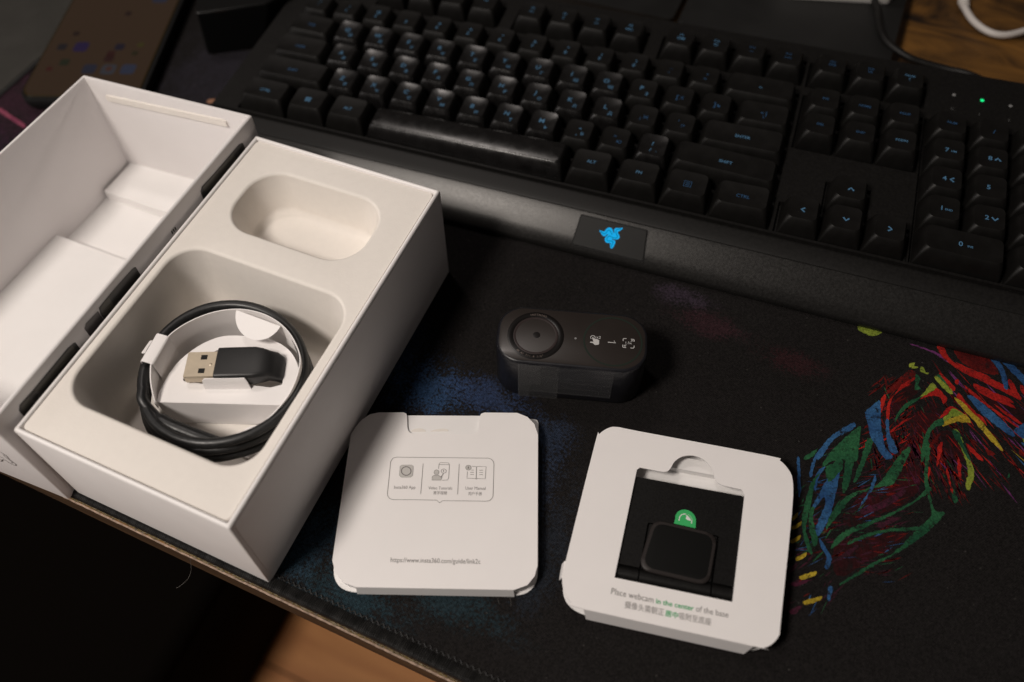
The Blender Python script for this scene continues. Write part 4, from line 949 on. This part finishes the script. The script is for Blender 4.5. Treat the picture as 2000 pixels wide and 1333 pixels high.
# raised borders around the key blocks
WELLS = [(-.6, 15 * 19.05 + .6, -0.6, 5 * 19.05 + .6), (15.19 * 19.05 - .9, 18.19 * 19.05 + .9, 3 * 19.05 - .6, 5 * 19.05 + .6), (18.33 * 19.05 - .8, 22.33 * 19.05 + 1, -.6, 5 * 19.05 + .6)]
def tz(vf, base=0.0): return [(x, y_, z_ + max(0, y_) * TILT + base) for x, y_, z_ in vf[0]], vf[1]
frame_outer = [(KX0 + 1, -1.1), (KX1 - 1, -1.1), (KX1 - 1, 136), (KX0 + 1, 136)]
U = 19.05
hl = [[(-1, .3), (15 * U + 1, .3), (15 * U + 1, 5 * U + 1), (-1, 5 * U + 1)],
      [(15.19 * U - 1, .3), (18.19 * U + 1, .3), (18.19 * U + 1, U + .6), (17.19 * U + 1, U + .6), (17.19 * U + 1, 2 * U + .6), (16.19 * U - 1, 2 * U + .6), (16.19 * U - 1, U + .6), (15.19 * U - 1, U + .6)],
      [(15.19 * U - 1, 3 * U - .8), (18.19 * U + 1, 3 * U - .8), (18.19 * U + 1, 5 * U + 1), (15.19 * U - 1, 5 * U + 1)],
      [(18.33 * U - 1, .3), (22.33 * U + 1, .3), (22.33 * U + 1, 5 * U + 1), (18.33 * U - 1, 5 * U + 1)],
      [(-1, 5.4 * U - .6), (U + 1, 5.4 * U - .6), (U + 1, 6.4 * U + .8), (-1, 6.4 * U + .8)],
      [(2 * U - 1, 5.4 * U - .6), (6 * U + 1, 5.4 * U - .6), (6 * U + 1, 6.4 * U + .8), (2 * U - 1, 6.4 * U + .8)],
      [(6.5 * U - 1, 5.4 * U - .6), (10.5 * U + 1, 5.4 * U - .6), (10.5 * U + 1, 6.4 * U + .8), (6.5 * U - 1, 6.4 * U + .8)],
      [(11 * U - 1, 5.4 * U - .6), (15 * U + 1, 5.4 * U - .6), (15 * U + 1, 6.4 * U + .8), (11 * U - 1, 6.4 * U + .8)],
      [(15.19 * U - 1, 5.4 * U - .6), (18.19 * U + 1, 5.4 * U - .6), (18.19 * U + 1, 6.4 * U + .8), (15.19 * U - 1, 6.4 * U + .8)]]
obj('top_cover', kl(tz(plate(frame_outer, hl, 19.2, 21.6))), M_KEYB, kb, 25)
# badge on the lip
def slope(vf, lift=0.0):
    out = []
    for x, v, h in vf[0]:      # v runs up the slope from 0 at the bottom edge
        a = math.atan2(11.4, 14.0); t = -25.4 + v * math.cos(a) - (h + lift) * math.sin(a); zz = 4.55 + v * math.sin(a) + (h + lift) * math.cos(a)
        out.append((x, t, zz))
    return out, vf[1]
BQ = [(199.0, 2.2), (234.6, 2.2), (232.6, 17.2), (199.9, 17.2)]
obj('badge_recess', kl(slope(plate(rpoly(inset(BQ, -.45), 1.2, 4), [], .35, .48))), M_DARK, kb)
badge = obj('badge_plate', kl(slope(loft([ring(rpoly(BQ, 1.1, 4), .2), ring(rpoly(BQ, 1.1, 4), .75), ring(rpoly(inset(BQ, .2), 1.0, 4), .85)]))), mat('satin_black_badge', (.007, .0068, .0064), .5, spec=.18), kb, 20)
LGv = [(210.33,11.96),(211.1,11.89),(212.43,11.84),(213.09,12.18),(213.32,12.99),(213.94,13.89),(214.76,14.35),(215.9,14.25),(216.68,13.43),(217.31,12.46),(217.67,11.91),(217.6,12.9),(217.3,13.76),(217.5,14.56),(218.31,14.98),(219.73,15.25),(221.01,15.71),(220.9,15.01),(220.06,13.99),(219.31,13.32),(219.65,12.47),(220.52,11.56),(220.75,10.68),(220.24,9.81),(219.22,9.45),(218.11,9.4),(217.38,9.37),(217.68,8.92),(218.61,8.93),(219.26,8.56),(219.41,7.74),(219.23,6.57),(219.01,5.58),(218.43,4.69),(217.81,4.91),(217.52,5.58),(217.21,6.45),(217.43,7.06),(216.68,7.06),(215.42,6.87),(214.56,7.29),(214.04,8.29),(214.05,9.23),(214.7,10.33),(215.29,10.92),(214.63,10.87),(214.25,10.59),(213.74,9.72),(213.0,9.65),(212.14,10.08),(211.38,10.83)]
LGs = [(p.x, p.y) for p in catmull([(x, v, 0) for x, v in LGv], 2, True)]
emb = obj('lit_emblem', kl(slope(flat(LGs, [], .90))), M_LOGO, badge)
inn = [[(211.21,11.47),(212.48,10.91),(213.43,10.88),(214.0,11.84),(214.57,12.92),(215.43,12.94),(216.52,11.89),(217.06,11.28)],[(220.33,15.06),(218.86,14.33),(218.23,13.62),(218.74,12.25),(219.62,11.16),(219.21,10.19),(217.38,10.05),(215.97,10.45)],[(218.35,5.41),(218.03,6.46),(218.41,7.87),(217.5,8.2),(215.9,7.89),(214.99,8.52),(215.1,9.49),(215.97,10.45)]]
obj('emblem_line', kl(slope(merge(*[line2d(catmull([(x, v, 0) for x, v in L_], 4), .42, .95) for L_ in inn]))), M_LOGO2, badge)
# indicator lamps
for i, (x, yv) in enumerate([(361.0, 117.4), (374.4, 117.1), (387.8, 116.8)]):
    obj('indicator_lamp', kl(tz(xf(loft([ring(circ(0, 0, .85, 16), 0), ring(circ(0, 0, .85, 16), .25), ring(circ(0, 0, .5, 16), .4)]), (x, yv, 21.6)))), M_GREENLED if i == 1 else M_LEDOFF, kb)
    s = ('C', '1', 'S')[i]
    v, f = text_vf(s)
    obj('indicator_symbol', kl(tz(([(x - 1.0 + a * 2.6, yv - 11.6 + b * 2.4, 21.75) for a, b, _ in v], f))), M_SILK, kb)

KM = {}
krng = random.Random(21)
def keycap_mesh(wu, du=1.0, convex=False, worn=False):
    key = (round(wu, 2), round(du, 2), convex, worn)
    if key in KM: return KM[key]
    w, d = wu * U - .9, du * U - .9
    tw, td = wu * U - 6.4, du * U - 5.6
    n = 6; sh = .9
    R = []
    H = -9.4
    for f_, zz in ((0, H), (.0, H + .4), (.55, -3.2), (.86, -.9)):
        ww, dd = w + (tw + 1 - w) * f_, d + (td + 1 - d) * f_
        R.append(ring(rrect(ww, dd, .8 + 1.6 * f_, n, 0, sh * f_), zz))
    def dz(x, y_):
        if convex: return .8 - .95 * (2 * (y_ - sh) / td) ** 2
        if worn: return .05 + .50 * (2 * x / tw) ** 2 + .62 * (2 * (y_ - sh) / td) ** 2 + .06 * (y_ - sh)
        return .05 + .25 * (2 * x / tw) ** 2 + .45 * (2 * (y_ - sh) / td) ** 2
    for q, add in ((1.06, -.10), (1.0, 0), (.88, 0), (.7, 0), (.5, 0), (.28, 0), (.08, 0)):
        P = rrect(tw - (1 - q) * min(tw, td), td - (1 - q) * td, max(.15, 2.4 * q), n, 0, sh) if q <= 1 else rrect(tw + .16, td + .16, 2.45, n, 0, sh)
        R.append([(x, y_, dz(x, y_) + add) for x, y_ in P])
    vf = loft(R)
    me = bpy.data.meshes.new('keycap')
    me.from_pydata([tuple(Vector(v) * S) for v in vf[0]], [], vf[1])
    me.shade_smooth(); me.set_sharp_from_angle(angle=math.radians(48))
    me.materials.append(M_KEYW if worn or convex else M_KEY)
    KM[key] = me
    return me
def keycap(u, v, wu=1.0, leg=None, du=1.0, convex=False, dim=False, worn=False):
    z = 30.0 + v * U * TILT - .4
    o = bpy.data.objects.new('keycap', keycap_mesh(wu, du, convex, worn)); COL.objects.link(o); o.parent = kb
    xu = u + (.19 if 15 < u < 18.4 else 0) + (-.17 if u >= 18.4 else 0)
    o.location = (xu * U * S, v * U * S, z * S); o.rotation_euler = (math.atan(TILT) + math.radians(krng.uniform(-1.6, 1.6)), math.radians(krng.uniform(-1.8, 1.8)), math.radians(krng.uniform(-.5, .5)))
    if leg:
        out = []
        for it in leg:
            s, x, yv, h = it[:4]
            if s.startswith('#'):
                P = {'#win': [[(-1.6, -1.4), (1.6, -1.4), (1.6, 1.4), (-1.6, 1.4)]], '#menu': None, '#arrow': None}.get(s)
                if s == '#win':
                    for a in (-.85, .85):
                        for b in (-.8, .8): out.append(([(x + a - .7, yv + b - .65, .45), (x + a + .7, yv + b - .65, .45), (x + a + .7, yv + b + .65, .45), (x + a - .7, yv + b + .65, .45)], [(0, 1, 2, 3)]))
                elif s == '#menu':
                    out.append(line2d([(x - 1.7, yv - 1.7), (x + 1.7, yv - 1.7), (x + 1.7, yv + 1.7), (x - 1.7, yv + 1.7)], .35, .45, True))
                    for b in (-.8, 0, .8): out.append(line2d([(x - 1, yv + b), (x + 1, yv + b)], .3, .45))
                elif s in ('#up', '#down', '#left', '#right'):
                    a = {'#up': 0, '#left': 90, '#down': 180, '#right': 270}[s]
                    Q = [(-1.3, -.8), (0, .8), (1.3, -.8)]; ca, sa = math.cos(math.radians(a)), math.sin(math.radians(a))
                    out.append(line2d([(x + p * ca - q * sa, yv + p * sa + q * ca) for p, q in Q], .75, .45))
                continue
            V, F = text_vf(s, .012)
            w = max(p[0] for p in V) or 1; k = h / .73
            out.append(([(x + (p[0] - w / 2) * k, yv + (p[1] - .36) * k, .45 if not convex else 1.2) for p in V], F))
        vf = merge(*out)
        me = bpy.data.meshes.new('legend'); me.from_pydata([tuple(Vector(p) * S) for p in vf[0]], [], vf[1])
        me.materials.append(M_LEGDIM if dim else M_LEG)
        l = bpy.data.objects.new('legend', me); COL.objects.link(l); l.parent = o
    return o
# bottom row
keycap(.75, .5, 1.5, [('CTRL', 0, 0, 1.9)]); keycap(2.125, .5, 1.25, [('#win', 0, 0, 3)]); keycap(3.375, .5, 1.25, [('ALT', 0, 0, 1.9)])
keycap(6.875, .5, 5.75, None, 1.0, True)
keycap(10.375, .5, 1.25, [('ALT', 0, .6, 1.9)]); keycap(11.625, .5, 1.25, [('FN', 0, .6, 1.9)]); keycap(12.875, .5, 1.25, [('#menu', 0, 0, 3)], dim=True); keycap(14.25, .5, 1.5, [('CTRL', 0, 0, 1.9)], dim=True)
RU = dict(zip('QWERTYUIOPASDFGHJKLZXCVBNM', 'ЙЦУКЕНГШЩЗФЫВАПРОЛДЯЧСМИТЬ'))
def letter(u, v, ch, dim=False):
    keycap(u, v, 1.0, [(ch, -1.0, 1.6, 2.9), (RU[ch], 2.2, -2.3, 2.1)], dim=dim, worn=ch not in 'P')
for i, ch in enumerate('ZXCVBNM'): letter(2.75 + i, 1.5, ch)
keycap(1.125, 1.5, 2.25, [('SHIFT', 0, 0, 1.8)], dim=True)
keycap(9.75, 1.5, 1, [('<', .3, 1.8, 2.1), ('Б', 2.2, -1.6, 2.0), (',', -.6, -2.0, 2.4)]); keycap(10.75, 1.5, 1, [('>', -.5, 1.8, 2.1), ('Ю', 2.2, -1.6, 2.0)], dim=True); keycap(11.75, 1.5, 1, [('?', -.5, 2, 2.6), ('/', -.8, -2.2, 2.2), ('.', 2.2, -2.0, 2.0)], worn=True)
keycap(13.625, 1.5, 2.75, [('SHIFT', 0, .3, 1.9)])
for i, ch in enumerate('ASDFGHJKL'): letter(2.25 + i, 2.5, ch)
keycap(.875, 2.5, 1.75, [('CAPS', 0, 0, 1.8)], dim=True)
keycap(11.25, 2.5, 1, [(';', -1.4, -1, 2.4), ('Ж', 1.2, 0, 2.1)], dim=True); keycap(12.25, 2.5, 1, [("'", -1.4, 1.6, 2.4), ('Э', 1.2, -.8, 2.1)], dim=True)
keycap(13.875, 2.5, 2.25, [('ENTER', 0, .3, 1.8)])
for i, ch in enumerate('QWERTYUIOP'): letter(2 + i, 3.5, ch)
keycap(.75, 3.5, 1.5, [('TAB', 0, 0, 1.8)], dim=True)
keycap(12, 3.5, 1, [('[', -1, 0, 3.0), ('Х', 1.3, 0, 2.1)], dim=True); keycap(13, 3.5, 1, [(']', -1, 0, 3.0), ('Ъ', 1.2, -.6, 2.1)], dim=True); keycap(14.25, 3.5, 1.5, [('<', -1, .6, 2.2), ('|', 1, .6, 2.8), ('\\', 0, -2.2, 2.0)], dim=True)
for i, (a, b) in enumerate(zip('`1234567890-=', '~!@#$%^&*()_+')):
    keycap(.5 + i, 4.5, 1, [(a, 0, -1.5, 2.2), (b, .6, 2.0, 1.9)], dim=(i > 10))
keycap(14, 4.5, 2, [('<-', 0, 0, 1.8)])
keycap(.5, 5.9, 1, [('ESC', 0, 2, 1.6)])
for i in range(4):
    keycap(2.5 + i, 5.9, 1, [('F%d' % (i + 1), 0, 2.6, 1.8)]); keycap(7 + i, 5.9, 1, [('F%d' % (i + 5), 0, 3.0, 1.5), ('%s' % ('<<', '||', '>>', 'REC')[i], 0, -.2, 1.7)])
    keycap(11.5 + i, 5.9, 1, [('F%d' % (i + 9), 0, 3.0, 1.5), (('GM', 'O', '---', '===')[i], 0, .0, 2.0 - .4 * (i > 1))], dim=i > 1)
for i, (a, b) in enumerate((('PRT', 'SCR'), ('SCR', 'LK'), ('PAUSE', '('))): keycap(15.5 + i, 5.9, 1, [(a, 0, 2.8, 1.3), (b, 0, .6, 1.5)], dim=i < 2)
for i, a in enumerate(('INS', 'HOME', 'PGUP')): keycap(15.5 + i, 4.5, 1, [(a, 0, .8, 1.5)], dim=True)
for i, a in enumerate(('DEL', 'END', 'PGDN')): keycap(15.5 + i, 3.5, 1, [(a, 0, .8, 1.5)], dim=i < 2)
keycap(15.5, .5, 1, [('#left', 0, 0, 3)]); keycap(16.5, .5, 1, [('#down', 0, 0, 3)]); keycap(17.5, .5, 1, [('#right', 0, 0, 3)]); keycap(16.5, 1.5, 1, [('#up', 0, 0, 3)])
keycap(19, 4.5, 1, [('NUM', 0, .8, 1.5)], dim=True); keycap(20, 4.5, 1, [('/', 0, 0, 2.6)], dim=True); keycap(21, 4.5, 1, [('*', 0, 0, 3)], dim=True); keycap(22, 4.5, 1, [('-', 0, 0, 3)], dim=True)
for r_, row in enumerate((('1 END', '2', '3'), ('4', '5', '6'), ('7 HM', '8', '9'))):
    for c_, s in enumerate(row):
        keycap(19 + c_, 1.5 + r_, 1, [(s[0], -1.1, .6, 2.7)] + ([(s[2:], 1.9, .1, 1.2)] if len(s) > 1 else []) + ([('#up', 2.2, .4, 3)] if s == '8' else []) + ([('#down', 2.2, .4, 3)] if s == '2' else []) + ([('#left', 2.2, .4, 3)] if s == '4' else []))
keycap(19.5, .5, 2, [('0', -1.6, .6, 2.7), ('INS', 2.4, .1, 1.2)], dim=False); keycap(21, .5, 1, [('.', -1, .6, 2.7)], dim=True)
keycap(22, 1, 1, [('ENT', 0, 0, 1.5)], 2.0, dim=True); keycap(22, 3, 1, [('+', 0, 0, 2.8)], 2.0, dim=True)

# ---------------------------------------------------------------- things round the back of the desk
ph = empty('smartphone', 'dark smartphone with brass rim lying behind the empty carton, screen showing dim app icons', 'phone', (-289, 187, 1.7), rz=math.radians(20.3))
def pl_(vf): return xf(vf, (-289, 187, 0), rz=math.radians(20.3))
obj('phone_case', pl_(loft([ring(rrect(74, 158, 9, 8, 36, 76), 1.7), ring(rrect(76.4, 160, 10, 8, 36, 76), 4), ring(rrect(76.4, 160, 10, 8, 36, 76), 8.6), ring(rrect(75.6, 159.2, 9.6, 8, 36, 76), 9.2)])), M_CASE, ph, 40)
obj('phone_frame', pl_(loft([ring(rrect(72.6, 156, 8, 8, 35.2, 77), 9.0), ring(rrect(72.6, 156, 8, 8, 35.2, 77), 9.6), ring(rrect(72, 155.4, 8, 8, 35.2, 77), 9.75)])), M_PHONEF, ph, 40)
scr = obj('phone_screen', pl_(loft([ring(rrect(70.8, 154, 7.2, 8, 35.3, 77), 9.6), ring(rrect(70.8, 154, 7.2, 8, 35.3, 77), 9.9)])), M_PHONE, ph, 40)
obj('rim_highlight', pl_(plate(rpoly([(4, -1.0), (66, -1.0), (66, -.2), (4, -.2)], .3), [], 9.4, 9.72)), mat('rim_highlight_metal', (.75, .72, .62), .25, metal=1.0), ph)  # pale metal strip paints the highlight on the phone's lower rim
IC = [(-284.2, 236.4, (0.10, 0.04, 0.30), 9, .55), (-295.8, 232.1, (0.10, 0.07, 0.10), 6, .35), (-260.8, 245.1, (0.08, 0.05, 0.16), 6, .35), (-249.4, 251.5, (0.32, 0.26, 0.03), 4, .5),
      (-284.2, 220.6, (0.10, 0.13, 0.04), 6, .4), (-262, 238.0, (0.30, 0.04, 0.03), 5, .35), (-260.0, 233.5, (0.28, 0.04, 0.03), 6, .3), (-289.1, 212.1, (0.4, 0.02, 0.02), 3.5, .4), (-247.8, 243.4, (0.16, 0.12, 0.02), 4, .4),
      (-265.3, 221.0, (0.12, 0.13, 0.26), 8.5, .45), (-253.7, 224.8, (0.32, 0.32, 0.40), 9, .42), (-242.2, 229.4, (0.18, 0.22, 0.42), 9, .5), (-266.8, 296.3, (0.16, 0.17, 0.32), 10, .5), (-277, 275, (0.15, 0.03, .02), 4, .3), (-296, 246, (.15, .03, .02), 4, .3)]
for (x, yv, c, s, st_) in IC:
    obj('app_icon', xf(plate(rrect(s, s, s * .22, 4), [], 9.9, 10.0), (x, yv, 0), rz=math.radians(20.3)), mat('app_icon_colour', (.01, .01, .01), .15, emit=(c, st_ * .14)), scr)
obj('app_symbol', merge(xf(plate(circ(0, 0, 2.1, 16), [], 10.0, 10.1), (-253.7, 225.4, 0)), ), mat('app_symbol_colour', (.01, .01, .01), .15, emit=((.30, .10, .06), .1)), scr)

pad = empty('grey_pad', 'dull grey sheet with a dark edge lying under the left side of the phone', 'pad', (-380, 240, .1))
PP = [(-520, 150), (-313.5, 150), (-312, 220), (-306, 300), (-300, 420), (-520, 420)]
obj('pad_sheet', plate(rpoly(inset(PP, 2.2), 3), [], .3, 1.5), M_PAD, pad)
obj('pad_border', plate(rpoly(PP, 4), [], .1, 1.1), mat('dark_grey_pad_border', (.02, .02, .02), .5), pad)

bb = empty('black_box', 'black box with a glossy top, standing between the phone and the keyboard', 'box', (-180, 320, .1))
BQ2 = [(-213.5, 268.6), (-182, 286), (-160, 330), (-150, 470), (-300, 470), (-255, 330)]
BT = [(-211.5, 269.0), (-150, 305), (-110, 420), (-110, 480), (-300, 480), (-240, 300)]
lowp = rpoly([(-213.8, 267.8), (-183.2, 287), (-168, 330), (-150, 470), (-300, 470), (-262, 330)], [4, 5, 0, 0, 0, 0], 4)
upp = rpoly([(-211.0, 267.6), (-176, 291.0), (-160, 330), (-140, 470), (-300, 470), (-252, 330)], [2, 3, 0, 0, 0, 0], 4)
obj('box_body', loft([ring(lowp, .2), ring(lowp, 3), ring(upp, 27.0), ring(upp, 29.5)]), mat('matt_black_box_side', (.0014, .0014, .0014), .8, spec=.08), bb, 30)
obj('glossy_lid', loft([ring(inset(upp, -.25) if False else upp, 29.55), ring(upp, 30.8), ring([(x * .985 - 3.2, yv * .99 + 3.2) for x, yv in upp], 31.4)]), M_GLOSSB, bb, 30)

mb = empty('monitor_stand', 'wide flat black stand foot behind the keyboard', 'monitor stand', (60, 480, -3.9))
obj('foot_plate', merge(loft([ring(rrect(123, 180, 4, 4, 112, 478), -3.9), ring(rrect(123, 180, 4, 4, 112, 478), 7), ring(rrect(122, 179, 4, 4, 112, 478), 8)]), loft([ring(rrect(150, 150, 4, 4, -28.5, 470), -3.9), ring(rrect(150, 150, 4, 4, -28.5, 470), 4)])), mat('matt_black_stand', (.006, .006, .0058), .55, noise=(30, .3, .05)), mb, 30)
wb = empty('white_box', 'white slab resting on the black stand at the top edge of the view', 'box', (122, 462, 8.1))
obj('slab_body', xf(loft([ring(rrect(62, 60, 3, 4), 8.1), ring(rrect(63, 61, 3.5, 4), 9.2), ring(rrect(63, 61, 3.5, 4), 26), ring(rrect(61, 59, 3, 4), 27)]), (127.5, 470.5, 0), rz=.25), M_WHITEP, wb, 30)
obj('lid_seam', xf(loft([ring(rrect(63.3, 61.3, 3.5, 4), 22.4), ring(rrect(63.3, 61.3, 3.5, 4), 22.7)]), (127.5, 470.5, 0), rz=.25), M_SILK, wb, 30)
CBL = [(158.7, 437.6, 10.2), (163.4, 418.5, 10.2), (169.3, 409.1, 9.5), (180.5, 403.0, 8.0), (189.3, 401.8, 7.0), (203.2, 401.1, 6.5)]
bc = tube(catmull([(150, 640, 10.2), (152, 520, 10.2), (154.5, 455, 10.2), CBL[0], CBL[1], CBL[2], CBL[3], CBL[4], CBL[5], (216, 398, 8), (240, 386, 8)], 8), 2.1, 10)
o = obj('black_cable', bc, M_KEYB, None, 60)
tag(o, 'thin black cable curving over the bare wood behind the keyboard', 'cable')
wcb = empty('white_cable', 'white cable looping at the top right corner over the wood', 'cable', (218, 456, -1))
obj('cable_jacket', tube(catmull([(196, 520, 0), (205, 492, 0), (206.5, 478, 0), (209.5, 469, 0), (214.5, 460.5, 0), (222, 454.2, 0), (230, 453.2, 0), (239, 459, 0), (252, 474, 0), (262, 500, 0)], 8), 2.0, 10), M_WCABLE, wcb, 60)
obj('cable_collar', tube([(205.8, 482.5, .2), (206.3, 478.8, .2), (207.4, 474.6, .2)], [3.1, 3.3, 2.6], 12), M_WCABLE, wcb, 50)

hair = obj('loose_hair', tube(catmull([(-38.6, -2.6, -3.4), (-37.4, -4.6, -6), (-36.6, -7.0, -9), (-36.8, -10.2, -11), (-38.6, -13.6, -12.5), (-40, -15, -13)], 6), .06, 5), M_HAIR, None, 60)
tag(hair, 'single pale hair hanging from the desk edge in front of the box', 'hair')
f1 = obj('lint_thread', merge(tube(catmull([(83.6, 33.4, .3), (85.0, 32.2, .5), (85.3, 30.2, .3), (86.5, 28.8, .3)], 5), .045, 4), tube(catmull([(88.4, 35.8, .3), (88.8, 33.2, .6), (90.2, 31.4, .3), (90.8, 29.6, .4)], 5), .045, 4)), M_HAIR, None, 60)
tag(f1, 'fine pale lint threads on the mat just below the left card', 'lint')
